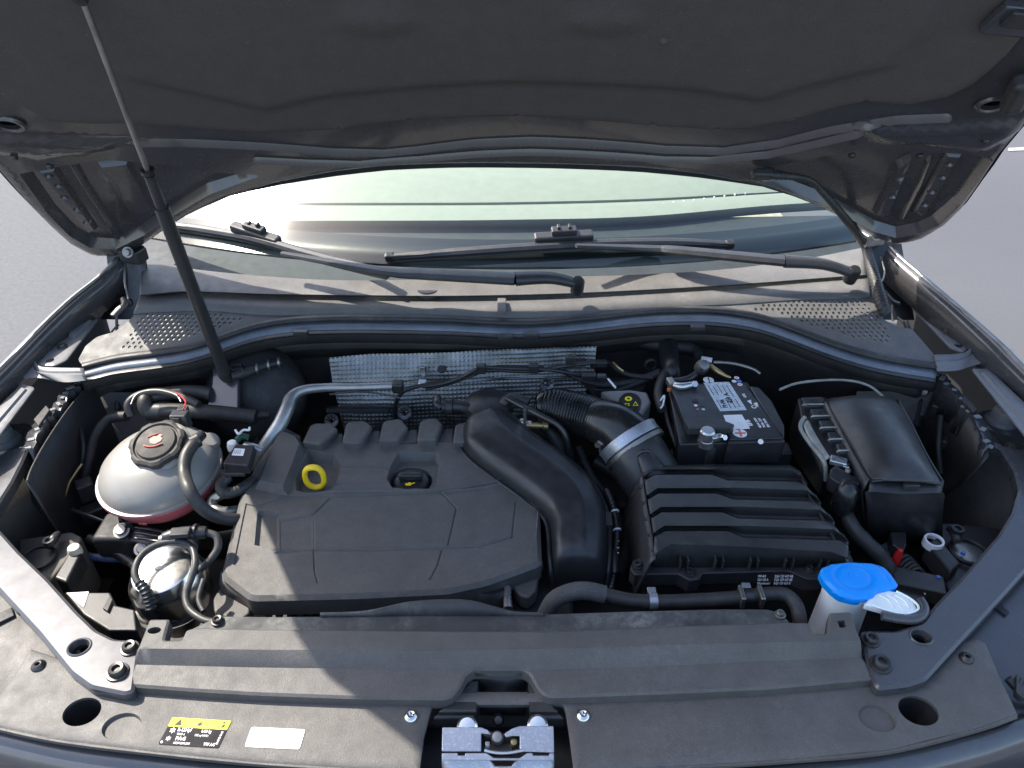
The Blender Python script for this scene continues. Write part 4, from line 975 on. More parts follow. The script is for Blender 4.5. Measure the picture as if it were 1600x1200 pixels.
lathe('inner_band', [(.050, .013), (.0615, .014), (.0615, .022), (.052, .023)], cc, M['steel'], hc_, ax=ax, n=48)
box('screw_housing', Z(938, 704, .94), (.018, .012, .020), M['chrome'], hc_, rot=.5, bevel=.003)
lathe('screw', [(0, .008), (.006, .008), (.007, .006), (.007, 0), (.004, 0), (.004, -.014)], Z(935, 698, .952), M['chrome'], hc_, ax=(-.3, -.5, 1), n=12)
ap = thing('air_pipe', 'matt black air pipe leading down into the air filter box', 'pipe', Z(1020, 740, .86))
tube('pipe', [cc+ax*.012, Z(997, 712, .945), Z(1012, 738, .925), Z(1030, 768, .90), Z(1040, 800, .87)], [.053, .054, .055, .055, .055], M['plastic'], ap, n=36)
tube('raised_boss', [Z(1008, 712, .978), Z(1020, 735, .962), Z(1036, 760, .94)], [.016, .024, .024], M['plastic'], ap, n=20, flat=.7)
tube('boss_rim', [Z(990, 722, .965), Z(1000, 707, .985), Z(1015, 706, .985), Z(1028, 722, .972), Z(1046, 752, .95)], .0035, M['plastic'], ap, n=8)

# ================================================================== air filter box
fb = thing('air_filter_box', 'large black ribbed air filter box with white print on its front flange', 'air filter box', Z(1170, 800, .85))
zt, zb = .978, .966
rowspec = [(.970, [(1003, 739), (1020, 727), (1042, 724), (1120, 724), (1236, 726), (1252, 731), (1262, 740)])]
def rib(k):
    dx0 = k*5.2; dyy = k*28.7+(k*.7); ex = k*21.5
    L_ = [(1006+dx0, 744+dyy), (1022+dx0, 733+dyy), (1108+dx0+k*3, 733+dyy)]
    A = L_+[(1112+dx0+k*3, 732+dyy+k*.4), (1238+ex, 735+dyy+k*1.2), (1252+ex, 744+dyy+k*1.5)]
    B = [(1007+dx0, 746+dyy), (1023+dx0, 736+dyy), (1112+dx0+k*3, 736+dyy), (1137+dx0+k*3, 745+dyy+k*.4), (1246+ex, 747+dyy+k*1.2), (1261+ex, 754+dyy+k*1.5)]
    C_ = [(a, b+3.5) for a, b in B]
    A = [A[0], A[1], A[2], (1140+dx0+k*3, 732+dyy+k*.4), A[4], A[5]]
    return [(.982, A), (.9625, B), (.9615, C_), (.979, [(a, b+2.5) for a, b in C_])]
spec = [(.968, [(1003, 740), (1020, 728), (1110, 725), (1138, 725), (1236, 727), (1250, 736)]), (.977, [(1004, 742), (1021, 731), (1108, 729), (1138, 729), (1237, 731), (1251, 740)])]
for k in range(4): spec += rib(k)
spec += [(.977, [(1022, 866), (1048, 850), (1130, 853), (1160, 854), (1298, 862), (1325, 872)]), (.966, [(1022, 872), (1050, 857), (1130, 860), (1160, 861), (1298, 869), (1328, 878)]),
         (.934, [(1021, 886), (1040, 886), (1130, 886), (1160, 886), (1290, 886), (1326, 886)])]
sheet('lid', [ZR(z, p) for z, p in spec], M['plastic'], fb, k=3, smooth=False, solid=.003, sharp=28, bevel=0)
# side wall of the lid on the left, with its vertical ribs, and on the right
lw = [(1003, 740), (1007, 770), (1012, 800), (1018, 835), (1022, 872)]
sheet('side_wall', [ZR(.974, lw), [Z(a, b, .974)+V((-.006, 0, -.012)) for a, b in lw], [Z(a, b, .974)+V((-.024, -.004, -.085)) for a, b in lw]], M['plastic'], fb, k=4, solid=.003)
rw = [(1251, 737), (1262, 765), (1282, 800), (1305, 840), (1328, 878)]
sheet('side_wall', [ZR(.974, rw), [Z(a, b, .974)+V((.008, 0, -.02)) for a, b in rw], [Z(a, b, .974)+V((.012, 0, -.09)) for a, b in rw]], M['plastic'], fb, k=4, solid=.003, flip=True)
for k in range(5):
    a, b = 1005+k*4.4, 760+k*25
    tube('side_rib', [Z(a-1, b, .972), Z(a-5, b+5, .955), Z(a-14, b+14, .93), Z(a-18, b+24, .90)], [.004, .005, .006, .006], M['plastic'], fb, n=8)
for k in range(5):
    a = 1062+k*54.5
    for d in (0, 12): box('stiffener', Z(a+d, 876-k*.2, .948)+V((0, -.002, -.004)), (.0022, .012, .024), M['plastic'], fb, bevel=.0006)
fl_ = [(985, 886), (1000, 876), (1018, 882), (1064, 886), (1072, 893), (1088, 893), (1096, 889), (1240, 886), (1254, 895), (1275, 896), (1292, 888), (1320, 886), (1334, 884), (1334, 870), (1300, 862), (1040, 862), (1020, 868)]
flp = [(985, 889), (992, 898), (1005, 898), (1022, 897), (1060, 897), (1078, 907), (1092, 905), (1098, 896), (1232, 892), (1262, 905), (1285, 904), (1296, 896), (1340, 892), (1330, 868), (1300, 868), (1035, 868), (1018, 872), (1004, 872), (990, 878)]
prism('flange', ZP(flp, .932), .004, M['plastic'], fb, bevel=.0015)
prism('flange_skirt', [p+V((0, .003, 0)) for p in ZP(flp, .9285)], .030, M['plastic'], fb, bevel=.001)
prism('lower_box', ZP([(1010, 908), (1310, 905), (1330, 860), (1010, 862)], .898)[::-1], .20, M['deep'], fb, bevel=.002)
for a, b in ((996, 884), (1078, 895), (1265, 890)):
    bolt(fb, Z(a, b-1, .9345), r=.0085, m='darkmetal')
fp = Plane(Z(1181, 905, .9265)+V((0, -.0012, 0)), (1, .0, 0), (0, .25, .97))
fpw = Z(1250, 905, .9265).x-Z(1181, 905, .9265).x
for i, (s1, s2) in enumerate((('VW AG', '2Q0 129 607 AB'), ('5Q0 129 A', '5Q0 129 607 AE'), ('Filterelement', '5Q0 129 620 D'))):
    text(fb, s1, fp, .001, .0065-i*.0064, .0064, 'print', h=.003, bold=.02, xs=.58, shear=.2 if i == 2 else 0)
    text(fb, s2, fp, .027, .0065-i*.0064, .0064, 'print', h=.003, bold=.02, xs=.64)

# coolant pipe across the front
cp_ = thing('coolant_hose', 'ribbed black coolant hose crossing in front of the air filter box', 'hose', Z(1050, 940, .9))
pp = [(852, 962), (866, 938), (890, 926), (915, 923), (945, 929), (985, 938), (1030, 940), (1090, 938), (1150, 934), (1200, 928), (1228, 930), (1244, 946), (1250, 972), (1252, 1000)]
zz = [.90, .93, .945, .95, .945, .94, .94, .94, .94, .94, .94, .935, .92, .88]
tube('hose', [Z(a, b, z) for (a, b), z in zip(pp, zz)], .0105, M['rubber'], cp_, n=16)
tube('braided_sleeve', [Z(a, b, z) for (a, b), z in list(zip(pp, zz))[:5]], .0135, M['braid'], cp_, n=16)
for a, b in ((1020, 939), (1168, 932)):
    lathe('band', [(.0105, -.006), (.0125, -.006), (.0125, .006), (.0105, .006)], Z(a, b, .94), M['zinc'] if a < 1100 else M['darkmetal'], cp_, ax=(1, 0, 0), n=20)
    box('band_tab', Z(a-2, b-17, .945), (.013, .010, .003), M['zinc'], cp_, bevel=.001)
for a in (1158, 1188): box('clip', Z(a, 932, .944), (.007, .028, .022), M['steel'], cp_, bevel=.002)

# thin sensor line beside the duct
tl_ = thing('sensor_cable', 'thin black cable with white rings running down beside the air duct', 'cable', Z(962, 840, .85))
q = [Z(948, 766, .93), Z(954, 780, .93), Z(960, 800, .92), Z(964, 828, .91), Z(963, 860, .90), Z(960, 890, .885), Z(955, 920, .87)]
tube('cable', q, .0055, M['smooth'], tl_, n=10, corr=(.006, .001))
for a, b, z in ((961, 799, .92), (964, 828, .91)): lathe('ring', [(.005, -.0015), (.0072, -.001), (.0072, .001), (.005, .0015)], Z(a, b, z), M['print'], tl_, ax=(.1, -.8, -.3), n=14)
lathe('connector', [(.007, -.02), (.008, -.01), (.008, .01), (.006, .02)], Z(960, 878, .893), M['smooth'], tl_, ax=(.05, .8, .3), n=14)
for b, z in ((838, .905), (846, .903), (856, .900), (864, .898)): box('print_mark', Z(964.5, b, z)+V((0, -.004, .0045)), (.004, .0012, .0015), M['print'], tl_, bevel=0)

# thin metal pipe and fittings between duct and bellows
mp = thing('refrigerant_pipe', 'thin bent metal pipe between air duct and corrugated hose', 'pipe', Z(860, 660, .9))
tube('pipe', [Z(792, 622, .99), Z(818, 636, .985), Z(850, 652, .98), Z(874, 666, .97), Z(885, 685, .95), Z(888, 712, .91)], .0058, M['darkmetal'], mp, n=12)
tube('pipe_hose', [Z(785, 640, .96), Z(790, 626, .975), Z(806, 622, .98), Z(826, 630, .975)], .010, M['rubber'], mp)
lathe('port', [(0, .012), (.006, .012), (.006, .002), (.011, 0), (.011, -.01)], Z(822, 662, .95), M['alu'], mp, ax=(1, -.3, .2), n=16)
lathe('fitting', [(.005, -.02), (.006, -.018), (.006, .012), (.009, .014), (.009, .022), (.005, .024)], Z(838, 665, .95), M['brass'], mp, ax=(1, 0, 0), n=14)
tube('dark_hose', [Z(855, 668, .93), Z(870, 690, .91), Z(878, 715, .88), Z(876, 740, .84)], .013, M['rubber'], mp)
lathe('post', [(.003, 0), (.003, .045)], Z(820, 665, .95), M['alu'], mp, n=8)
box('turbo_body', Z(850, 700, .86), (.12, .16, .06), M['deep'], mp, bevel=.012)

# ================================================================== battery
bt = thing('battery', 'black battery with silver and white labels and exposed terminals', 'battery', Z(1140, 650, .80))
BP = HP(1.0, 0, 0, (0, 1, 0))
bx = [(1050, 603), (1168, 598), (1226, 686), (1140, 690), (1138, 672), (1068, 672)]
prism('case_top', ZP([(1046, 600), (1164, 598), (1224, 684), (1140, 686), (1134, 663), (1072, 664)], 1.0)[::-1], .012, M['smooth'], bt, bevel=.0025)
prism('case', ZP([(1042, 600), (1168, 596), (1228, 690), (1062, 694)], .986)[::-1], .17, M['smooth'], bt, bevel=.003)
prism('terminal_cover', ZP([(1068, 654), (1120, 652), (1148, 663), (1144, 668), (1076, 669)], 1.012)[::-1], .016, M['plastic'], bt, bevel=.002)
prism('front_block', ZP([(1138, 686), (1224, 684), (1226, 690), (1138, 692)], .997)[::-1], .05, M['smooth'], bt, bevel=.002)
prism('side_shell', ZP([(1170, 602), (1186, 604), (1206, 625), (1226, 664), (1226, 684), (1214, 672), (1180, 620)], .992)[::-1], .10, M['plastic'], bt, bevel=.004)
prism('tray', ZP([(1046, 712), (1240, 708), (1232, 690), (1050, 692)], .93)[::-1], .06, M['plastic'], bt, bevel=.004)
tube('tray_edge', [Z(1036, 628, .97), Z(1044, 660, .965), Z(1058, 700, .955), Z(1066, 709, .95), Z(1100, 708, .95)], .004, M['plastic'], bt, n=8)
pl = BP
def bpatch(nm, px, m, h=.0006, r=0): return patch(bt, nm, BP, UV(BP, px)[::-1], m, h=h, r=r)
bpatch('silver_label', [(1099, 598), (1139, 597), (1167, 641), (1125, 643)], 'silverlabel')
bpatch('white_label', [(1130, 649), (1159, 648), (1172, 670), (1144, 672), (1134, 659)], 'paper')
def bell(nm, a, b, r, m, h=.0006): return patch(bt, nm, BP, ell(BP, a, b, r, r), m, h=h)
bell('minus_disc', 1107, 594, .0105, 'print'); bpatch('minus_sign', [(1105.5, 590), (1107, 590), (1109.5, 598), (1108, 598)], 'ink', .0009)
bell('plus_disc', 1156, 677, .0125, 'print'); bpatch('plus_sign', [(1148, 676), (1165, 676), (1165, 678.5), (1148, 678.5)], 'redprint', .0009); bpatch('plus_sign', [(1153, 671), (1156, 671), (1160, 683), (1157, 683)], 'redprint', .0012)
lathe('white_dot', [(.0048, -.001), (.0048, .0008), (0, .0009)], Z(1188, 689, .9985)+V((0, -.002, 0)), M['print'], bt, n=16, ax=(0, -.5, .8))
rnd = random.Random(5)
for i in range(9):   # fine print columns on the silver label run along its long side
    f = .10+.09*i
    a0 = (1099+(1139-1099)*f, 597.7); a1 = (1125+(1167-1125)*f, 642.4)
    for s0, s1 in ((rnd.uniform(.08, .14), rnd.uniform(.35, .5)), (rnd.uniform(.55, .62), rnd.uniform(.75, .92))):
        p = lambda t, d: (a0[0]+(a1[0]-a0[0])*t+d, a0[1]+(a1[1]-a0[1])*t)
        bpatch('fine_print', [p(s0, 0), p(s0, 1.1), p(s1, 1.1), p(s1, 0)], 'greyink' if i % 2 else 'ink', .0009)
q_ = BP.uv(1119, 640); 
dirv = np.array(BP.uv(1139, 597))-np.array(BP.uv(1167, 641)); ang = math.atan2(dirv[1], dirv[0])
def bt_text(s, px, py, size, m='print', b=.02, xs=1): u, v = BP.uv(px, py); text(bt, s, BP, u, v, size, m, h=.0012, bold=b, ang=ang, xs=xs)
bt_text('420 A', 1146, 630, .013, 'ink', .03); bt_text('70 Ah', 1137, 638, .011, 'ink', .03)
bt_text('12V', 1163, 668, .010, 'print', .03); bt_text('EFB', 1176, 666, .012, 'print', .05)
for i, s in enumerate(('420A DIN', '70Ah 12V', 'EN 720A')): bt_text(s, 1190+i*6.5, 669-i*.5, .0062, 'print', .05, 1.1)
bt_text('VARTA'[:0]+'ON', 1167, 622, .008, 'print', .05)
for a, b in ((1172, 630), (1182, 634)): bpatch('warning_symbol', [(a-5, b-3), (a+1, b-5), (a+3, b+3)], 'print', .0009)
bell('recycling_symbol', 1178, 636, .005, 'print', .0008); bell('recycling_symbol', 1178, 636, .003, 'ink', .0011)
for a, b, m in ((1151, 590.5, 'print'), (1156, 601, 'print'), (1147, 596, 'print')): bell('small_symbol', a, b, .0048, m)
bell('small_symbol', 1155, 596, .0048, 'bluep'); bell('small_symbol', 1151, 590.5, .002, 'redprint', .0009); bell('small_symbol', 1156, 601, .002, 'redprint', .0009)
bell('vent', 1087, 626, .007, 'rubber', .001); bell('vent', 1087, 626, .004, 'ink', .0014); bell('dot', 1087, 634, .0033, 'paper', .0009); bell('dot', 1097, 634, .0036, 'rubber', .0009)
bell('dot', 1090, 640, .0026, 'redprint', .0009); bell('dot', 1099, 640, .0033, 'silverlabel', .0009)
# terminals
lathe('plus_terminal', [(0, .024), (.011, .024), (.0135, .021), (.0135, .004), (.015, .003), (.015, -.01)], Z(1103, 688, .990), M['alu'], bt, n=24)
box('terminal_clamp', Z(1120, 684, 1.0), (.022, .012, .012), M['alu'], bt, bevel=.003, rot=.3)
lathe('nut', [(0, .012), (.005, .012), (.0062, .010), (.0062, -.004)], Z(1127, 684, 1.003), M['chrome'], bt, ax=(.3, -.7, .6), n=6)
lathe('cable_boot', [(0, .014), (.010, .013), (.012, .008), (.012, -.04)], Z(1110, 703, .965), M['deep'], bt, n=20)
box('minus_terminal', Z(1048, 598, 1.003), (.014, .024, .014), M['steel'], bt, rot=.2, bevel=.003)
tube('minus_clamp', [Z(1054, 602, 1.004), Z(1064, 604, 1.006), Z(1076, 602, 1.006), Z(1084, 600, 1.006)], [.007, .008, .007, .006], M['alu'], bt, n=10)
lathe('nut', [(0, .012), (.006, .012), (.0075, .010), (.0075, -.004)], Z(1083, 601, 1.003), M['alu'], bt, ax=(.1, -.7, .6), n=6)
box('orange_tag', Z(1048, 609, .995), (.014, .003, .007), mat('orange_plastic', (.7, .22, .08), .5), bt, bevel=.0006)
# hook clamp and cable behind the battery
hk = thing('battery_cable', 'pale steel cable clamp with yellow tag behind the battery', 'cable clamp', Z(1100, 570, .98))
lathe('clamp_body', [(0, .02), (.010, .018), (.014, .008), (.014, -.006), (.010, -.012), (0, -.013)], Z(1096, 574, 1.01), M['steel'], hk, ax=(.1, -.6, .8), n=16)
box('clamp_tab', Z(1104, 562, 1.02), (.022, .016, .004), M['alu'], hk, rot=-.3, bevel=.001)
tube('tag_wire', [Z(1108, 570, 1.012), Z(1122, 580, 1.01), Z(1134, 587, 1.008), Z(1142, 590, 1.006)], [.005, .005, .003, .002], M['brass'], hk, n=8)
tube('upper_hose', [Z(1042, 528, .98), Z(1044, 545, .985), Z(1046, 562, .985), Z(1050, 582, .98), Z(1052, 600, .95)], [.022, .021, .020, .019, .018], M['smooth'], hk, n=20)
tube('ground_cable', [Z(1050, 596, .99), Z(1075, 592, 1.0), Z(1092, 580, 1.0)], .007, M['smooth'], hk, n=10)
tube('back_harness', [Z(1000, 536, .98), Z(1040, 540, .985), Z(1080, 545, .98), Z(1092, 556, .98)], [.010, .014, .014, .010], M['deep'], hk, n=12)
tube('black_wires', [Z(1035, 640, .98), Z(1028, 615, .985), Z(1034, 592, .985), Z(1045, 575, .98)], .009, M['rubber'], hk, n=10)
tube('white_wire', [Z(1032, 626, .992), Z(1038, 618, .995), Z(1036, 632, .992), Z(1032, 638, .990)], .0018, M['print'], hk, n=6)
wb = thing('fluid_reservoir', 'pale grey brake fluid reservoir corner between bellows and battery', 'reservoir', Z(995, 610, .93))
prism('tank', ZP([(938, 610), (985, 608), (1012, 612), (1018, 628), (1008, 640), (1000, 655), (985, 640), (955, 622)], .975)[::-1], .06, mat('greyish_plastic', (.22, .22, .21), .5, var=.1), wb, bevel=.006, seg=3)
prism('bracket', ZP([(905, 585), (975, 590), (1010, 600), (1000, 612), (930, 608)], .965)[::-1], .02, M['deep'], wb, bevel=.003)

# ================================================================== fuse box
fx = thing('fuse_box', 'big domed black fuse box lid with clear-edged relay strip on its left', 'fuse box', Z(1400, 720, .8))
fz = 1.0
def dome(pts, z, dz, sh=4): return [Z(a, b+(sh if i_ in (1, 2, 3) else 0), z)+V((0, 0, dz*w_)) for i_, ((a, b), w_) in enumerate(zip(pts, (0, .8, 1, .8, 0)))]
rows = [dome([(1296, 622), (1318, 618), (1345, 617), (1375, 617), (1396, 620)], .985, .004), dome([(1292, 630), (1315, 627), (1345, 627), (1380, 628), (1406, 632)], .998, .016), dome([(1306, 658), (1334, 656), (1365, 656), (1398, 660), (1425, 667)], 1.0, .026, 10),
        dome([(1326, 692), (1354, 692), (1384, 693), (1416, 697), (1443, 704)], 1.0, .028, 12), dome([(1345, 725), (1374, 727), (1404, 729), (1434, 731), (1460, 735)], 1.0, .024, 10), dome([(1360, 749), (1388, 752), (1416, 754), (1446, 754), (1472, 753)], .998, .010, 5)]
sheet('lid', rows, M['plastic'], fx, k=4, rowk=4, solid=.004, sharp=60)
sheet('lid_front', [ZR(1.0, [(1360, 749), (1414, 750), (1472, 752)]), ZR(.985, [(1358, 768), (1410, 772), (1472, 770)]), ZR(.98, [(1352, 770), (1410, 776), (1476, 772)]), ZR(.955, [(1355, 792), (1412, 796), (1474, 792)]), ZR(.86, [(1356, 850), (1412, 855), (1470, 850)])], M['smooth'], fx, k=5, smooth=False)
sheet('lid_side', [ZR(1.0, [(1402, 622), (1424, 664), (1443, 703), (1460, 733), (1472, 752)]), [Z(a, b, 1.0)+V((.004, 0, -.02)) for a, b in [(1402, 622), (1424, 664), (1443, 703), (1460, 733), (1472, 752)]], [Z(a, b, .86)for a, b in [(1402, 652), (1424, 704), (1443, 753), (1460, 800), (1470, 850)]]], M['smooth'], fx, k=4)
sheet('lid_side', [ZR(1.0, [(1290, 624), (1306, 655), (1326, 692), (1345, 725), (1360, 749)]), [Z(a, b, 1.0)+V((-.004, 0, -.03)) for a, b in [(1290, 624), (1306, 655), (1326, 692), (1345, 725), (1360, 749)]], ZR(.86, [(1296, 664), (1310, 705), (1330, 752), (1346, 800), (1356, 850)])], M['smooth'], fx, k=4, flip=True)
box('latch', Z(1421, 756, .995)+V((0, -.006, 0)), (.026, .010, .012), M['plastic'], fx, bevel=.002)
tube('lid_edge', [Z(1362, 752, 1.0), Z(1385, 750, 1.003), Z(1414, 751, 1.003), Z(1445, 753, 1.003), Z(1470, 756, .999)], .0022, M['plastic'], fx, n=8)
prism('relay_strip', ZP([(1252, 652), (1250, 640), (1246, 622), (1292, 620), (1342, 700), (1342, 712), (1298, 716)], .982)[::-1], .09, M['smooth'], fx, bevel=.003)
for k in range(5):
    a, b = 1252+k*13.5, 620+k*18
    prism('relay', ZP([(a, b), (a+34, b-1), (a+42, b+14), (a+6, b+15)], .992)[::-1], .014, M['plastic'], fx, bevel=.003)
    tube('relay_edge', [Z(a+2, b+14, .990), Z(a+8, b+12, .995), Z(a+38, b+12, .995), Z(a+43, b+16, .99)], .0016, M['clear'], fx, n=6)
    prism('relay_slot', ZP([(a+14, b+4), (a+24, b+4), (a+29, b+10), (a+19, b+10)], .9935)[::-1], .002, M['ink'], fx, bevel=0)
tube('clear_edge', [Z(1258, 652, .99), Z(1252, 660, .985), Z(1252, 672, .98), Z(1268, 696, .978), Z(1288, 722, .976), Z(1290, 750, .94)], .0042, M['clear'], fx, n=8)
sheet('clear_cover', [[Z(1262, 655, .992), Z(1275, 680, .99), Z(1296, 714, .988)], [Z(1254, 662, .984), Z(1266, 688, .98), Z(1288, 720, .978)], [Z(1252, 675, .95), Z(1264, 705, .94), Z(1286, 748, .93)]], M['clear'], fx, k=4)
box('metal_terminal', Z(1310, 721, .985), (.028, .018, .010), M['alu'], fx, bevel=.002, rot=-.4)
box('metal_tab', Z(1322, 728, .985), (.010, .012, .006), M['chrome'], fx, bevel=.001, rot=-.4)
bo = thing('cable_boot', 'black rounded cable boot with thick cable below the relay strip', 'cable boot', Z(1325, 780, .85))
prism('bracket', ZP([(1298, 732), (1306, 726), (1332, 742), (1346, 744), (1344, 756), (1310, 754), (1296, 744)], .982)[::-1], .03, M['smooth'], bo, bevel=.003)
lathe('boot', [(0, .020), (.012, .018), (.018, .010), (.020, -.006), (.019, -.03), (.014, -.042), (0, -.045)], Z(1323, 768, .965), M['gloss'], bo, n=28, ax=(.1, .2, 1))
tube('cable', [Z(1322, 790, .93), Z(1326, 812, .92), Z(1338, 832, .91), Z(1358, 852, .90), Z(1378, 872, .885), Z(1392, 900, .86), Z(1400, 930, .82)], [.010, .013, .0145, .0145, .0145, .0145, .0145], M['rubber'], bo, n=14, corr=(.03, .0012))
bolt(bo, Z(1325, 735, .9835), r=.005, m='steel')
ch = thing('pale_hose', 'thin pale arched hose behind the fuse box', 'hose', Z(1300, 605, .95))
tube('hose', [Z(1218, 609, .985), Z(1245, 599, .99), Z(1290, 594, .99), Z(1330, 595, .99), Z(1360, 604, .985), Z(1382, 622, .975)], .0028, M['clear'], ch, n=8)
tube('back_hose', [Z(1115, 566, 1.0), Z(1145, 568, 1.0), Z(1175, 576, .995), Z(1188, 584, .99)], .0035, M['steel'], ch, n=8)

# misc behind right carrier: plug, red pin, adjuster
rm = thing('headlamp', 'black rear of the right headlamp with white ring and round cover', 'headlamp', Z(1480, 860, .78))
RZ = .86
prism('body', ZP([(1455, 822), (1475, 816), (1560, 824), (1600, 850), (1500, 960), (1470, 900), (1450, 850)], RZ)[::-1], .12, M['plastic'], rm, bevel=.005)
prism('arm', ZP([(1448, 848), (1466, 838), (1502, 880), (1486, 895)], .885)[::-1], .04, M['plastic'], rm, bevel=.004)
lathe('white_ring', [(.0125, 0), (.0125, .004), (.016, .004), (.0165, 0), (.0165, -.01)], Z(1459, 846, .888), M['paper'], rm, n=28)
tube('round_cover_rim', [Z(1497, 862, .868)+V((.030*math.cos(a), .028*math.sin(a), 0)) + V((.018, .0, 0)) for a in [i*math.pi/8 for i in range(17)]], .0035, M['smooth'], rm, n=8)
lathe('round_cover', [(0, .002), (.024, .002), (.028, .0), (.030, -.006)], Z(1497, 862, .864)+V((.018, 0, 0)), M['steel'], rm, n=28)
tube('adjuster', [Z(1484, 824, .885), Z(1492, 832, .885), Z(1496, 846, .88)], [.008, .009, .008], M['plastic'], rm, n=12)
lathe('adjuster_ring', [(.006, .0), (.006, .004), (.010, .004), (.010, -.004)], Z(1496, 828, .893), M['smooth'], rm, n=16)
box('lower_bracket', Z(1432, 915, .86), (.08, .04, .03), M['plastic'], rm, rot=-.3, bevel=.003)
lathe('blue_dot', [(0, .003), (.0035, .002), (.004, -.003)], Z(1466, 902, .875), M['bluep'], rm, n=12)
lathe('blue_dot', [(0, .003), (.0035, .002), (.004, -.003)], Z(1505, 864, .875), M['bluep'], rm, n=12)
patch(rm, 'white_label', HP(.8665), UV(HP(.8665), [(1434, 914), (1461, 910), (1452, 922), (1445, 930)])[::-1], 'paper', h=.001)
prism('label_plate', ZP([(1405, 915), (1465, 908), (1446, 935), (1420, 940), (1402, 925)], .865)[::-1], .03, M['smooth'], rm, bevel=.002)
rp = thing('red_pin', 'red plastic pin under a black plug right of the filter box', 'plug', Z(1400, 880, .85))
lathe('pin', [(0, .028), (.004, .026), (.007, .014), (.007, -.004), (.003, -.03), (0, -.032)], Z(1400, 876, .88), M['red'], rp, n=16)
prism('black_plug', ZP([(1391, 830), (1416, 830), (1417, 850), (1412, 862), (1394, 850)], .90)[::-1], .03, M['smooth'], rp, bevel=.003)
prism('grey_flap', ZP([(1373, 852), (1386, 846), (1392, 866), (1378, 872)], .88)[::-1], .006, M['panel'], rp, bevel=.002)
jr = thing('wire_loom', 'loose dark wires below the right carrier band beside the red pin', 'wire loom', Z(1420, 900, .8))
for i in range(5): tube('wire', [Z(1400+i*5, 880+i*4, .86), Z(1415+i*5, 868+i*5, .87), Z(1430+i*6, 880+i*7, .85), Z(1440+i*4, 905+i*3, .83)], .0035, M['rubber'], jr, n=6)

# ================================================================== washer bottle
wz = .985
wb2 = thing('washer_filler', 'bright blue washer fluid cap on a milky white filler neck', 'washer filler', Z(1335, 930, .85))
capo = [(1282, 893), (1284, 886), (1300, 879), (1330, 876), (1365, 878), (1384, 884), (1396, 898), (1405, 912), (1402, 916), (1380, 922), (1371, 924), (1366, 932), (1340, 936), (1312, 929), (1300, 918), (1288, 906)]
WP = HP(wz, 0, .12, Z(1340, 905, wz)); 
relief('cap', WP, round_poly(UV(WP, capo)[::-1], .006), M['blue'], wb2, [('poly', ell(WP, 1334, 900, .030, .024), .003, -.0015), ('poly', ell(WP, 1334, 900, .024, .019), .002, .0012), ('line', UV(WP, [(1372, 884), (1386, 900), (1392, 914)]), .0015, -.001)],
       step=.006, edge=(.006, -.0045), thick=.012)
for a, s_ in ((0, 1), (.6, -1), (1.2, 1)): tube('cap_symbol', [WP.to(*WP.uv(1334, 904), .0008)+V((.010*math.cos(q)+.004*a-.002, .010*math.sin(q), 0)) for q in (.4+a, .9+a, 1.5+a)], .0007, M['blue'], wb2, n=5)
prism('cap_tab', ZP([(1299, 916), (1312, 921), (1312, 930), (1300, 925)], .978)[::-1], .004, M['blue'], wb2, bevel=.001)
lathe('neck', [(.034, 0), (.033, -.01), (.031, -.03), (.032, -.07), (.034, -.16)], Z(1332, 921, .970)+V((.0, .010, .0)), M['white'], wb2, n=32, sx=1.1)
prism('spout_tab', ZP([(1368, 922), (1385, 921), (1405, 925), (1428, 940), (1434, 950), (1428, 956), (1412, 959), (1380, 952), (1350, 944)], .976)[::-1], .012, M['white'], wb2, bevel=.003)
tube('tab_rim', [Z(1362, 945, .979), Z(1385, 953, .979), Z(1412, 959, .979), Z(1432, 954, .979), Z(1434, 946, .979), Z(1420, 934, .979), Z(1400, 924, .979)], .0018, M['white'], wb2, n=8)
for a in (1388, 1400, 1412): tube('tab_rib', [Z(a-14, 930, .9785), Z(a, 938, .979), Z(a+8, 950, .979)], .0012, M['white'], wb2, n=6)
tube('seat_ring', [Z(1378, 962, .975), Z(1400, 966, .975), Z(1425, 968, .975), Z(1440, 962, .975), Z(1444, 950, .975), Z(1438, 938, .975)], .007, M['panel'], wb2, n=10)

# ================================================================== heat shield and firewall clutter
hs = thing('heat_shield', 'silver dimpled heat shield on the firewall behind the engine', 'heat shield', V((-.1, 1.3, .85)))
def foil(pts_top, pts_bot, y0, y1, nm='foil'):
    T = [Y(a, b, y0) for a, b in pts_top]; B = [Y(a, b, y1) for a, b in pts_bot]
    wid = (T[-1]-T[0]).length; hei = (T[0]-B[0]).length
    pitch = .0088; nu = int(wid/pitch*5); nv = max(8, int(max((t-b).length for t, b in zip(T, B))/pitch*6))
    vs = []; fs = []
    def at(L, f):
        f *= len(L)-1; i = min(int(f), len(L)-2); return L[i].lerp(L[i+1], f-i)
    for j in range(nv+1):
        for i in range(nu+1):
            t = at(T, i/nu); b = at(B, i/nu); p = t.lerp(b, j/nv)
            x = p.x/pitch; z = (t-b).length*j/nv/pitch
            h = .0016*max(0, math.sin(math.pi*(x+z)))*max(0, math.sin(math.pi*(x-z))) + .0016*max(0, -math.sin(math.pi*(x+z)))*max(0, -math.sin(math.pi*(x-z)))
            w = noise.noise(V((p.x*5, (t-b).length*j/nv*9, 7)))*.012+noise.noise(V((p.x*9, (t-b).length*j/nv*14, 0)))*.006+noise.noise(V((p.x*25, (t-b).length*j/nv*30, 3)))*.0015
            vs.append(p+V((0, -h-w, 0)))
    for j in range(nv):
        for i in range(nu): a = j*(nu+1)+i; fs.append((a, a+nu+1, a+nu+2, a+1))
    return mk(nm, vs, fs, M['foil'], hs, sharp=75)
foil([(514, 558), (600, 553), (700, 550), (800, 545), (932, 543)], [(520, 600), (600, 598), (700, 596), (800, 592), (928, 590)], 1.335, 1.31)
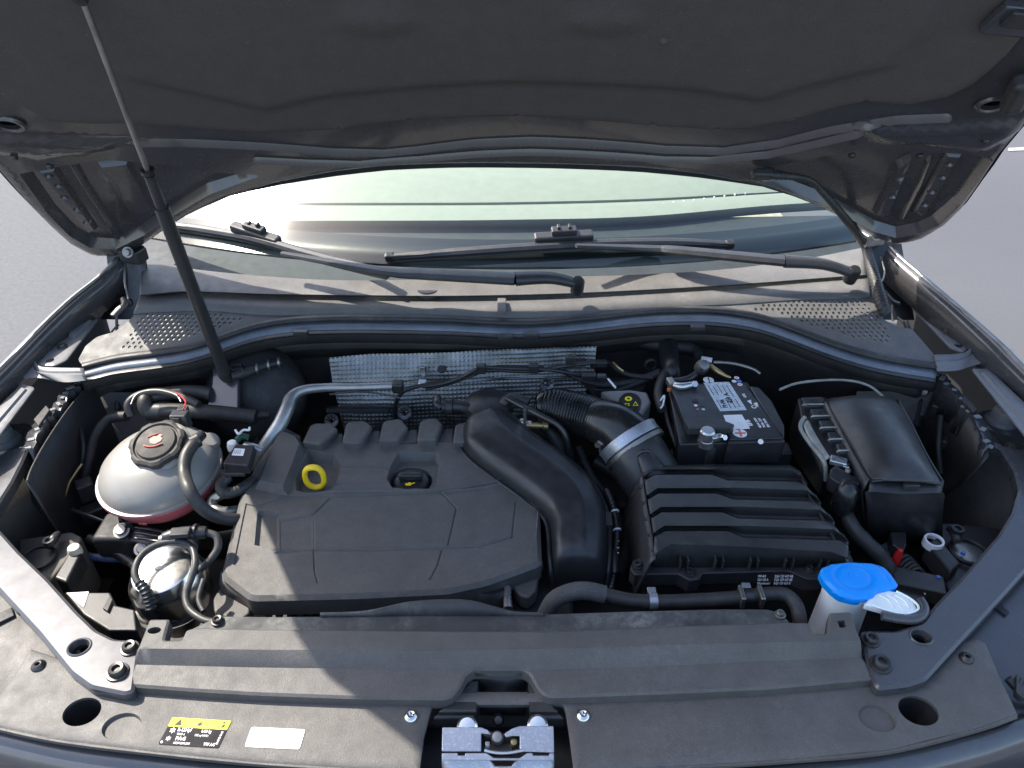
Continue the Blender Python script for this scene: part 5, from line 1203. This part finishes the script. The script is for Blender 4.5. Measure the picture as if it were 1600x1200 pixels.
foil([(520, 598), (600, 596), (700, 594), (800, 590), (925, 588)], [(540, 680), (600, 690), (700, 692), (800, 680), (905, 650)], 1.312, 1.27)
tube('fold', [Y(516, 600, 1.308), Y(600, 597, 1.308), Y(700, 595, 1.308), Y(800, 591, 1.308), Y(926, 589, 1.308)], .003, M['foil'], hs, n=6)
for a, b in ((518, 657), (632, 645), (855, 600)):
    c = Y(a, b, 1.262 if b > 640 else 1.29)
    lathe('clip_washer', [(.004, .003), (.006, .001), (.014, .002), (.015, 0)], c, M['alu'], hs, ax=(0, -1, .4), n=20)
    for k in range(5):
        q = k*math.pi/5+.3; d = frame_of((0, -1, .4)) @ V((math.cos(q), math.sin(q), 0))
        box('slot', c+V((0, -.003, .001))+d*.008, (.009, .002, .0012), M['ink'], hs, ax=frame_of((0, -1, .4), d), bevel=0)
lathe('hole', [(0, .001), (.008, .001), (.009, 0)], Y(690, 577, 1.305), M['ink'], hs, ax=(0, -1, .3), n=20)
lathe('hole', [(0, .001), (.005, .001), (.006, 0)], Y(662, 577, 1.305), M['ink'], hs, ax=(0, -1, .3), n=16)
box('dark_slot', Y(560, 640, 1.262), (.13, .01, .022), M['ink'], hs, ax=frame_of((0, -1, .4), (1, 0, 0)), bevel=.002)
bk2 = thing('cable_bracket', 'small pale steel bracket holding cables on the heat shield', 'bracket', Y(662, 590, 1.27))
box('strap', Y(661, 584, 1.285), (.010, .004, .035), M['alu'], bk2, bevel=.001)
box('clip', Y(660, 600, 1.27), (.016, .016, .014), M['print'], bk2, bevel=.002)
wr = thing('wire_loom', 'black wire loom clipped across the silver heat shield', 'wire loom', Y(760, 580, 1.25))
def yt(nm, pts, y, r, m, par, **kw): return tube(nm, [Y(a, b, y+(d[0] if d else 0)) for a, b, *d in pts], r, M[m], par, **kw)
yt('wire', [(618, 655), (618, 632), (630, 612), (660, 602), (700, 597), (740, 582), (770, 578), (830, 580), (880, 572), (930, 566)], 1.262, .0045, 'smooth', wr, n=8)
yt('wire', [(660, 604), (690, 600), (720, 590), (752, 575), (800, 576), (860, 578), (905, 586), (950, 598)], 1.258, .0040, 'smooth', wr, n=8)
yt('wire', [(665, 608), (700, 600), (740, 586), (768, 574), (810, 573), (850, 574)], 1.268, .0035, 'smooth', wr, n=8)
for a, b in ((752, 576), (834, 575), (892, 562)): box('clip', Y(a, b, 1.255), (.020, .014, .020), M['smooth'], wr, bevel=.003)
pp2 = thing('refrigerant_line', 'dull aluminium pipe bending from the heat shield down to the left', 'pipe', Y(480, 640, 1.15))
tube('pipe', [Z(616, 603, .985), Z(560, 605, .985), Z(500, 606, .985), Z(470, 611, .985), Z(455, 622, .98), Z(448, 640, .97), Z(438, 662, .955), Z(420, 690, .93), Z(395, 730, .88)], [.0085, .0085, .009, .010, .0125, .0135, .014, .014, .014], M['dullalu'], pp2, n=16)
box('pipe_end_block', Z(622, 604, .985), (.022, .022, .022), M['darkmetal'], pp2, bevel=.004)
tube('thin_wire', [Z(515, 616, .98), Z(560, 612, .985), Z(600, 616, .98), Z(625, 622, .98)], .002, M['rubber'], pp2, n=6)

# black boxes and hoses in the dark behind the coolant tank
dk = thing('brake_servo', 'round black drum in the dark corner left of the heat shield', 'brake servo', Z(410, 620, .85))
lathe('drum', [(0, .04), (.05, .038), (.085, .028), (.10, .010), (.102, -.004), (.098, -.02), (.095, -.10)], Z(400, 615, .93), M['deep'], dk, ax=(.1, -.75, .65), n=40)
prism('bracket', [Z(332, 560, 1.0), Z(350, 560, 1.0), Z(372, 592, .99), Z(372, 640, .95), Z(320, 648, .93), Z(332, 600, .98)][::-1], (0, .012, -.01), M['underpaint'], dk, bevel=.003)
box('valve_block', Z(372, 582, .99), (.025, .02, .03), M['darkmetal'], dk, bevel=.003, rot=.4)
tube('connector', [Z(362, 588, 1.0), Z(385, 582, 1.0), Z(412, 572, 1.0), Z(440, 566, 1.0)], [.008, .010, .008, .006], M['deep'], dk, n=10)
for a, b in ((380, 583), (402, 576), (420, 570), (436, 566)): lathe('collar', [(.008, -.003), (.011, -.002), (.011, .002), (.008, .003)], Z(a, b, 1.0), M['steel'] if a > 400 else M['deep'], dk, ax=(1, .2, 0), n=14)
th = thing('vacuum_hoses', 'dull black hoses curling behind the coolant tank', 'hose', Z(220, 640, .9))
for q, r, m in (([(205, 650, .95), (200, 632, .97), (215, 618, .98), (245, 612, .985), (280, 618, .98), (310, 632, .97)], .0075, 'rubber'), ([(232, 645, .95), (226, 628, .97), (240, 618, .97), (300, 612, .97), (330, 616, .965)], .014, 'rubber'),
                ([(198, 650, .95), (170, 655, .94), (150, 680, .92), (142, 710, .90), (135, 740, .87), (128, 780, .83)], .010, 'deep'), ([(252, 642, .955), (290, 642, .955), (340, 645, .95), (400, 652, .94)], .015, 'deep'),
                ([(100, 840, .83), (96, 800, .86), (106, 760, .88), (116, 742, .89), (128, 725, .90)], .0028, 'brass'), ([(110, 795, .84), (150, 810, .83), (190, 825, .82)], .004, 'underpaint'),
                ([(92, 820, .80), (100, 780, .84), (100, 740, .86)], .012, 'deep'), ([(330, 652, .94), (360, 650, .94), (420, 648, .93)], .008, 'rubber'),
                ([(205, 632, .99), (212, 618, .998), (228, 611, 1.0), (250, 610, 1.0), (275, 617, .995), (283, 628, .99)], .002, 'steel')):
    tube('hose', [Z(*p) for p in q], r, M[m], th, n=12)
tube('duct', [Z(232, 643, .95), Z(268, 643, .95)], .018, M['plastic'], th, n=18)
rnd = random.Random(11)
# ================================================================== coolant tank
def tankmat():
    m = mat('translucent_tank', (.25, .24, .22), .36, var=.04, rvar=.05, trans=.1, dust=.06); t = m.node_tree; N = t.nodes; L = t.links; b = N['Principled BSDF']
    tc = N.new('ShaderNodeTexCoord'); sx = N.new('ShaderNodeSeparateXYZ'); L.new(tc.outputs['Object'], sx.inputs[0])
    r = N.new('ShaderNodeMapRange'); r.inputs[1].default_value = .076; r.inputs[2].default_value = .066; L.new(sx.outputs[2], r.inputs[0])
    mx = N.new('ShaderNodeMix'); mx.data_type = 'RGBA'; old = b.inputs['Base Color'].links[0].from_socket
    L.new(r.outputs[0], mx.inputs[0]); L.new(old, mx.inputs[6]); mx.inputs[7].default_value = (.45, .11, .14, 1)
    L.new(mx.outputs[2], b.inputs['Base Color']); return m
M['tank'] = tankmat()
M['capmat'] = mat('cap_plastic', (.06, .055, .05), .6, spec=.25, dust=.25, bump=.3)
tc_ = Z(252, 739, .935)
tk = thing('coolant_tank', 'round milky coolant tank with pink fluid and dark screw cap', 'coolant tank', tc_-V((0, 0, .075)))
tax = V((-.04, -.10, 1)).normalized()
prT = [(0, .064), (.03, .063), (.056, .057), (.078, .046), (.094, .031), (.1015, .016), (.1025, .010), (.108, .009), (.1085, .003), (.1025, .002), (.1015, -.008), (.095, -.026), (.082, -.042), (.062, -.054), (.035, -.061), (0, -.063)]
lathe('tank', prT, tc_, M['tank'], tk, ax=tax, n=56, sharp=50)
cpx = tc_+tax*.076+V((-.002, .022, 0))
cax = V((-.06, -.32, 1)).normalized()
capc = Z(246, 694, 1.008)
lathe('cap_seat', [(.052, -.022), (.053, -.008), (.048, -.003), (.040, -.002)], capc-cax*.002, M['tank'], tk, ax=cax, n=40)
lathe('screw_cap', [(.047, -.010), (.049, -.006), (.048, .005), (.043, .008), (.039, .008), (.037, .004), (.035, .004), (.033, .009), (.015, .012), (0, .0125)], capc, M['capmat'], tk, ax=cax, n=72,
      lob=lambda a, r: (1 if r < .042 else 1-.07*(0.5+.5*math.tanh(6*math.cos(a*7)))), sharp=30)
cf = frame_of(cax, (1, 0, 0)); cpl = Plane(capc+cax*.0125, cf.col[0], cf.col[1])
pts = [(.016*math.cos(q), .003+.011*math.sin(q)) for q in [math.pi*i/8 for i in range(9)]]
patch(tk, 'red_symbol', cpl, [(-.006, -.006), (.004, -.008), (.012, -.002), (.013, .003), (.009, .007), (.012, .011), (.005, .012), (.003, .007), (-.003, .008), (-.009, .003)], 'redprint', h=.0008)
tube('red_symbol', [cpl.to(-.016, -.010, .001), cpl.to(-.006, -.013, .001), cpl.to(.006, -.012, .001), cpl.to(.016, -.007, .001)], .0012, M['redprint'], tk, n=5)
tube('red_symbol', [cpl.to(-.014, .006, .001), cpl.to(-.006, .010, .001), cpl.to(.004, .014, .001)], .0010, M['redprint'], tk, n=5)
mp_ = Plane(tc_+V((-.02, -.096, .018)), (1, -.1, 0), (0, .35, .94))
text(tk, 'max', mp_, -.006, .006, .010, 'greyink', h=.006, bold=.02)
text(tk, 'min', mp_, .010, -.045, .010, 'redprint', h=-.014, bold=.02)
box('sensor_housing', Z(283, 657, .99), (.030, .022, .036), M['panel'], tk, bevel=.003)
box('sensor_window', Z(279, 653, .999)+V((0, -.011, 0)), (.012, .002, .014), M['ink'], tk, bevel=.0005)
box('sensor_top', Z(286, 640, 1.005), (.018, .014, .010), M['panel'], tk, bevel=.002)
tube('red_wire', [Z(286, 640, 1.01), Z(290, 628, 1.01), Z(282, 618, 1.01), Z(274, 614, 1.0)], .0012, M['red'], tk, n=5)
tube('side_stub', [Z(335, 735, .93), Z(345, 745, .925), Z(348, 760, .92)], .008, M['tank'], tk, n=12)
lathe('side_lug', [(0, .01), (.014, .009), (.018, .002), (.018, -.01)], Z(328, 690, .97), M['tank'], tk, ax=(.4, -.2, .9), n=16)
oh = thing('overflow_hose', 'smooth black overflow hose curving from the tank top to the engine cover', 'hose', Z(300, 760, .93))
tube('hose', [Z(308, 688, 1.015), Z(300, 697, 1.015), Z(290, 715, 1.01), Z(288, 740, 1.0), Z(296, 765, 1.0), Z(312, 790, .975), Z(335, 806, .95), Z(362, 812, .93), Z(385, 810, .91)], [.0095, .0105, .0105, .0105, .0105, .0105, .0105, .0105, .0105], M['rubber'], oh, n=18)
lathe('clip', [(.010, -.008), (.0125, -.007), (.0125, .007), (.010, .008)], Z(305, 690, 1.015), M['darkmetal'], oh, ax=(.6, .5, .1), n=20)
tube('spout', [Z(303, 692, 1.015), Z(315, 680, 1.005)], .009, M['smooth'], oh)
# black connector box with label and hoses right of the tank
cb = thing('connector_box', 'small black box with white code sticker between tank and engine cover', 'connector box', Z(372, 718, .92))
prism('box', ZP([(368, 693), (398, 695), (388, 727), (347, 724)], .985)[::-1], .022, M['smooth'], cb, bevel=.003)
prism('base', ZP([(345, 720), (342, 734), (350, 740), (382, 740), (398, 700), (392, 728), (388, 730), (347, 728)], .966)[::-1], .008, M['plastic'], cb, bevel=.002)
patch(cb, 'white_sticker', HP(.985), UV(HP(.985), [(367, 701), (383, 702), (380, 713), (362, 712)])[::-1], 'paper', h=.001, r=.001)
for i in range(4): patch(cb, 'code_print', HP(.985), UV(HP(.985), [(367+i*3, 703.5), (368.3+i*3, 703.5), (366+i*3, 710), (364.6+i*3, 710)])[::-1], 'greyink', h=.0014)
for i in range(3): box('rib', Z(352+i*13, 731, .975), (.002, .004, .014), M['plastic'], cb, bevel=0)
tube('hose', [Z(356, 745, .95), Z(346, 758, .945), Z(350, 770, .94), Z(372, 766, .935), Z(398, 750, .93)], .0105, M['rubber'], cb, n=14, corr=(.006, .0008))
tube('lower_hose', [Z(352, 770, .93), Z(334, 780, .92), Z(333, 792, .915), Z(350, 800, .91), Z(385, 795, .90)], .0095, M['steel'], cb, n=14)
tube('white_clip', [Z(368, 672, .99), Z(373, 678, .99), Z(380, 672, .99), Z(389, 672, .99), Z(390, 668, .99)], .0022, M['print'], cb, n=6)
lathe('white_cap', [(0, .008), (.008, .006), (.010, 0), (.010, -.01)], Z(363, 695, .965), M['white'], cb, n=14)
tube('white_strip', [Z(382, 693, .97), Z(398, 697, .97), Z(410, 702, .965)], .006, M['zinc'], cb, n=8, flat=.4)
tube('green_ring', [Z(370, 688, .975), Z(378, 682, .978), Z(388, 684, .975)], .006, mat('dark_green', (.01, .06, .03), .5), cb, n=10)

# ================================================================== metal canister with looped cable
cn = thing('pressure_canister', 'shiny silver canister under a looped cable at the sunlit left', 'canister', Z(245, 940, .82))
c1 = Z(253, 890, .935)
M['canister'] = mat('satin_steel', (.78, .78, .76), .22, metal=1, var=.04, rvar=.05)
lathe('canister', [(0, .004), (.038, .004), (.045, .001), (.054, -.014), (.058, -.022), (.060, -.058), (.057, -.074), (.048, -.084)], c1, M['canister'], cn, ax=(-.05, -.1, 1), n=56, sharp=25)
lathe('lower_body', [(.048, -.084), (.042, -.10), (.030, -.13)], c1, M['darkmetal'], cn, n=30)
box('top_marking', c1+V((0, 0, .0045)), (.022, .008, .0008), M['alu'], cn, bevel=.0002)
tube('bracket', [Z(210, 958, .86), Z(235, 970, .855), Z(262, 962, .86)], .008, M['darkmetal'], cn, n=8, flat=.4)
bolt(cn, Z(272, 972, .87), r=.007, m='darkmetal')
cl = thing('canister_cable', 'black sleeved cable looping over the silver canister', 'cable', Z(260, 880, .93))
tube('cable', [Z(238, 952, .925), Z(228, 925, .945), Z(213, 905, .955), Z(212, 885, .962), Z(225, 864, .965), Z(250, 850, .965), Z(280, 846, .965), Z(300, 856, .96), Z(305, 880, .955), Z(298, 905, .945), Z(290, 930, .935), Z(296, 952, .93), Z(318, 968, .93), Z(336, 972, .93)], .0055, M['rubber'], cl, n=10)
tube('cable_boot', [Z(236, 950, .926), Z(228, 925, .946), Z(218, 910, .955)], .0085, M['smooth'], cl, n=12, corr=(.006, .0015))
tube('outer_loop', [Z(318, 905, .945), Z(310, 935, .935), Z(318, 955, .93)], .004, M['rubber'], cl, n=8)
cx = thing('cable_connector', 'black electrical connector with a cable above the silver canister', 'connector', Z(300, 835, .92))
tube('body', [Z(256, 842, .965), Z(270, 838, .967), Z(290, 833, .968), Z(322, 832, .965)], [.010, .012, .011, .010], M['smooth'], cx, n=14, sharp=30)
box('latch', Z(282, 832, .980), (.03, .018, .008), M['smooth'], cx, bevel=.002, rot=.1)
lathe('collar', [(.011, -.002), (.014, -.002), (.014, .002), (.011, .002)], Z(306, 832, .967), M['smooth'], cx, ax=(1, 0, 0), n=20)
lathe('end_plug', [(0, .006), (.006, .005), (.008, 0), (.008, -.01)], Z(254, 843, .965), M['steel'], cx, ax=(-1, -.1, .1), n=14)
tube('cable', [Z(322, 832, .965), Z(338, 838, .96), Z(340, 856, .95), Z(328, 875, .94), Z(312, 890, .93)], .006, M['rubber'], cx, n=10)

em = thing('engine_mount', 'grey cast engine mount arm with a bright bolt below the coolant tank', 'engine mount', Z(230, 830, .82))
sheet('arm', [[Z(190, 815, .875), Z(215, 818, .885), Z(260, 828, .885), (Z(310, 836, .88))], [Z(188, 835, .87), Z(215, 832, .88), Z(260, 842, .88), Z(310, 850, .875)], [Z(188, 850, .86), Z(215, 850, .87), Z(258, 856, .87), Z(310, 862, .865)]], M['darkmetal'], em, k=4, rowk=3, solid=.012)
for s_ in (0, 8, 16): tube('arm_rib', [Z(212, 824+s_, .890), Z(240, 828+s_, .892), Z(262, 833+s_, .890)], .003, M['darkmetal'], em, n=6)
bolt(em, Z(190, 829, .885), (0, -.5, 1), r=.014, m='steel', style='hex')
bolt(em, Z(222, 858, .87), (.3, -.5, 1), r=.013, m='steel', style='hex')
box('fork', Z(203, 817, .89), (.012, .02, .02), M['darkmetal'], em, bevel=.002, rot=.4)
box('fork', Z(190, 813, .885), (.008, .02, .016), M['deep'], em, bevel=.002, rot=.5)
box('mount_block', Z(190, 835, .85), (.07, .07, .05), M['deep'], em, bevel=.01)
tube('strut', [Z(140, 842, .84), Z(165, 852, .84), Z(190, 868, .83), Z(215, 885, .82)], .010, M['darkmetal'], em, n=10)
tube('blue_hose', [Z(130, 868, .82), Z(160, 872, .82), Z(190, 874, .81)], .007, mat('blue_grey', (.05, .08, .16), .4), em, n=10)

hl = thing('headlamp', 'grey plastic rear of the left headlamp with round cover in sunlight', 'headlamp', Z(80, 870, .78))
prism('body', ZP([(28, 842), (112, 830), (128, 838), (118, 860), (80, 905), (60, 925), (30, 890)], .87)[::-1], .12, M['wheelhouse'], hl, bevel=.005)
prism('arm', ZP([(114, 852), (128, 862), (104, 910), (84, 902)], .895)[::-1], .04, M['plastic'], hl, bevel=.004)
lathe('white_plug', [(0, .006), (.009, .005), (.011, 0), (.011, -.01)], Z(116, 858, .90), mat('ivory_plastic', (.6, .58, .42), .5), hl, n=20)
tube('round_cover_rim', [Z(58, 872, .875)+V((.028*math.cos(a), .026*math.sin(a), 0)) for a in [i*math.pi/8 for i in range(17)]], .003, M['smooth'], hl, n=8)
lathe('round_cover', [(0, .001), (.026, .001), (.028, -.002)], Z(58, 872, .873), M['plastic'], hl, n=28)
tube('adjuster', [Z(90, 834, .885), Z(84, 842, .89), Z(78, 850, .885)], [.006, .008, .006], M['plastic'], hl, n=12)
lathe('adjuster_ring', [(.005, 0), (.005, .004), (.009, .004), (.009, -.004)], Z(76, 846, .892), M['panel'], hl, n=16)
prism('label_block', ZP([(100, 925), (172, 925), (180, 945), (210, 952), (214, 985), (170, 985), (130, 960)], .90)[::-1], .05, M['plastic'], hl, bevel=.003)
patch(hl, 'white_label', HP(.90), UV(HP(.90), [(104, 927), (139, 925), (131, 949), (122, 943)])[::-1], 'paper', h=.001)
prism('black_step', ZP([(160, 950), (172, 930), (176, 936), (168, 955)], .905)[::-1], .01, M['ink'], hl, bevel=.001)
lathe('green_dot', [(0, .004), (.007, .003), (.008, -.004)], Z(81, 795, .88), M['green'], hl, ax=(.6, -.6, .3), n=12)

# bits under the engine cover lip
ug = thing('engine_block', 'dark engine parts showing in the gap below the cover', 'engine', V((-.15, .85, .7)))
box('block', (-.13, .92, .76), (.46, .36, .20), M['deep'], ug, bevel=.01)
for i, a in enumerate((415, 432, 450, 466, 482, 500, 518, 535, 552)):
    box('module', Z(a, 952, .88)+V((0, .010, -.01)), (.010, .02, .03), M['steel' if i in (3, ) else 'plastic'], ug, bevel=.0015)
lathe('oil_filter', [(0, .03), (.03, .03), (.035, .02), (.035, -.03)], Z(765, 945, .87)+V((0, .01, 0)), M['smooth'], ug, n=28, ax=(0, .3, 1))
tube('metal_stub', [Z(793, 918, .90), Z(793, 935, .90), Z(794, 952, .90)], [.0055, .0065, .0075], M['alu'], ug, n=14)
box('gearbox', (.20, .85, .72), (.22, .30, .16), M['deep'], ug, bevel=.02)
box('dark_mass_left', (-.52, .86, .70), (.35, .30, .10), M['deep'], ug, bevel=.03)
box('dark_mass_right', (.55, .95, .70), (.30, .35, .12), M['deep'], ug, bevel=.03)

# ================================================================== gas strut
gs = thing('gas_strut', 'gas strut holding the hood open on the left of the windscreen', 'gas strut', Z(352, 590, .96))
b0 = Z(352, 585, 1.0); t0 = HL.hit(126, -8, .03)
d = t0-b0; f1 = None
best = min(np.linspace(0, 1, 400), key=lambda f: abs((lambda p: 600-FP*((p-CAM).y*sp+(p-CAM).z*cp)/((p-CAM).y*cp-(p-CAM).z*sp))(b0+d*f)-268))
mid = b0+d*best; m2 = b0+d*(best-.09)
tube('cylinder', [b0, b0.lerp(m2, .5), m2], [.0115, .0115, .0115], M['plastic'], gs, n=20, k=2)
tube('collar', [m2, m2.lerp(mid, .9)], .0085, M['plastic'], gs, n=16)
lathe('seal_ring', [(.006, -.003), (.0105, -.003), (.0105, .003), (.006, .003)], mid, M['darkmetal'], gs, ax=d, n=16)
tube('rod', [m2, t0], .0042, M['steel'], gs, n=12)
lathe('ball_joint', [(0, .012), (.010, .010), (.014, 0), (.012, -.014), (0, -.016)], b0, M['deep'], gs, n=16, ax=(0, -.5, 1))
lathe('ball_joint', [(0, .012), (.008, .010), (.010, 0), (.008, -.014), (0, -.016)], t0, M['deep'], gs, n=16, ax=HL.n)
# small wires and levers beside the hinges
lw_ = thing('release_lever', 'small beige bent lever beside the left end of the cowl', 'lever', Z(188, 485, 1.02))
tube('lever', [Z(176, 494, 1.05), Z(186, 484, 1.055), Z(194, 476, 1.06), Z(192, 466, 1.065)], [.007, .0085, .0075, .006], M['steel'], lw_, n=12, flat=.7)
tube('rod', [Z(182, 492, 1.04), Z(183, 525, 1.0)], .003, M['steel'], lw_, n=6)
tube('wire', [Z(196, 405, 1.12), Z(195, 440, 1.09), Z(201, 468, 1.07)], .0022, M['steel'], lw_, n=6)
tube('wire', [Z(160, 537, 1.0), Z(180, 512, 1.01), Z(186, 508, 1.01)], .002, M['steel'], lw_, n=6)
rwr = thing('hinge_wires', 'pale wire loops beside the right end of the cowl', 'wire', Z(1395, 480, 1.0))
tube('wire', [Z(1376, 400, 1.11), Z(1382, 425, 1.10), Z(1378, 440, 1.09)], .002, M['steel'], rwr, n=6)
tube('wire', [Z(1382, 455, 1.06), Z(1396, 470, 1.05), Z(1406, 474, 1.05)], .0035, M['panel'], rwr, n=6)
tube('wire', [Z(1394, 476, 1.04), Z(1395, 502, 1.01)], .0025, M['steel'], rwr, n=6)
tube('wire', [Z(1403, 496, 1.02), Z(1412, 504, 1.02), Z(1416, 514, 1.01)], .003, M['panel'], rwr, n=6)

# ================================================================== odds and ends in the shadows
fz_ = thing('starter_loom', 'dark loom and hoses in the gap between air duct and battery', 'wire loom', Z(960, 740, .8))
for q, r in (([(930, 720, .88), (960, 740, .87), (985, 775, .86), (990, 820, .84)], .011), ([(905, 700, .9), (925, 745, .88), (960, 790, .84), (975, 850, .8)], .008),
             ([(945, 720, .9), (990, 745, .88), (1010, 760, .86)], .007), ([(965, 900, .84), (980, 860, .84), (985, 800, .82)], .014), ([(940, 620, .95), (990, 600, .97), (1030, 585, .98)], .008),
             ([(880, 580, .98), (930, 600, .975), (980, 598, .975), (1030, 580, .98)], .006), ([(950, 566, .99), (980, 585, .985), (1020, 590, .985)], .005)):
    tube('hose', [Z(*p) for p in q], r, M['deep'], fz_, n=10)
box('gearbox_top', Z(965, 760, .80), (.12, .16, .05), M['deep'], fz_, bevel=.015)
box('lower_mass', Z(985, 870, .76), (.10, .18, .06), M['deep'], fz_, bevel=.015)
wc = thing('wiring_connectors', 'black connectors with yellow and white tips above the bellows hose', 'connectors', Z(960, 575, .97))
for a, b, m, w in ((905, 566, 'smooth', .03), (935, 568, 'smooth', .035), (920, 588, 'smooth', .03), (940, 590, 'smooth', .02)): box('connector', Z(a, b, 1.0), (w, .014, .014), M[m], wc, bevel=.003)
tube('yellow_wire', [Z(958, 566, 1.0), Z(966, 574, 1.0), Z(974, 580, .995)], .0022, M['brass'], wc, n=6)
tube('white_wire', [Z(950, 592, 1.0), Z(957, 600, .998), Z(962, 606, .995)], .0022, M['print'], wc, n=6)
lathe('grommet', [(.008, .002), (.010, .005), (.014, .004), (.016, 0)], Y(1017, 570, 1.34), M['wing'], wc, ax=(0, -1, .3), n=20)
lt2 = thing('wing_details', 'small brackets and clips on the dark left inner wing', 'brackets', Z(90, 720, .85))
for a, b, z, s_ in ((88, 745, .87, (.02, .03, .03)), (120, 655, .93, (.015, .02, .03)), (108, 690, .9, (.012, .03, .02)), (135, 765, .86, (.03, .03, .04)), (150, 800, .82, (.05, .03, .03))):
    box('bracket', Z(a, b, z), s_, M['wing'], lt2, bevel=.004, rot=.6)
for q, r in (([(70, 700, .93), (84, 740, .9), (86, 790, .86), (80, 830, .82)], .007), ([(118, 640, .95), (130, 690, .92), (128, 730, .88)], .004), ([(60, 720, .92), (58, 760, .89), (66, 800, .86)], .005)):
    tube('rib', [Z(*p) for p in q], r, M['wing'], lt2, n=8)
rt2 = thing('wing_details', 'small brackets and clips on the dark right inner wing', 'brackets', Z(1480, 720, .85))
for a, b, z, s_ in ((1500, 700, .88, (.02, .03, .03)), (1460, 640, .93, (.015, .02, .03)), (1476, 690, .9, (.012, .03, .02)), (1460, 780, .82, (.03, .05, .03))):
    box('bracket', Z(a, b, z), s_, M['wing'], rt2, bevel=.004, rot=-.6)
for q, r in (([(1430, 665, .93), (1436, 640, .93), (1441, 612, .94)], .0035), ([(1512, 660, .95), (1508, 700, .92), (1500, 735, .88)], .006), ([(1470, 650, .94), (1466, 700, .9), (1470, 740, .86)], .006)):
    tube('rib', [Z(*p) for p in q], r, M['wing'], rt2, n=8)

for nm, grp in (('wiper', 'windscreen wipers'), ('fender', 'front fenders'), ('fender_bracket', 'fender brackets'), ('cross_bracket', 'cross brackets at the cowl ends'),
                ('fender_rail', 'rails beside the fenders'), ('strut_mount', 'rubber buffers on the inner wings'), ('headlamp', 'headlamp rears'), ('headlamp_carrier', 'headlamp carrier bands'),
                ('headlamp_housing', 'headlamp shrouds'), ('weld_flange', 'welded wing edges'), ('rail_pad', 'foam blocks on the wing edges'), ('wing_details', 'inner wing brackets')):
    for o in list(COL.objects):
        if o.parent is None and o.name.split('.')[0] == nm: o['group'] = grp
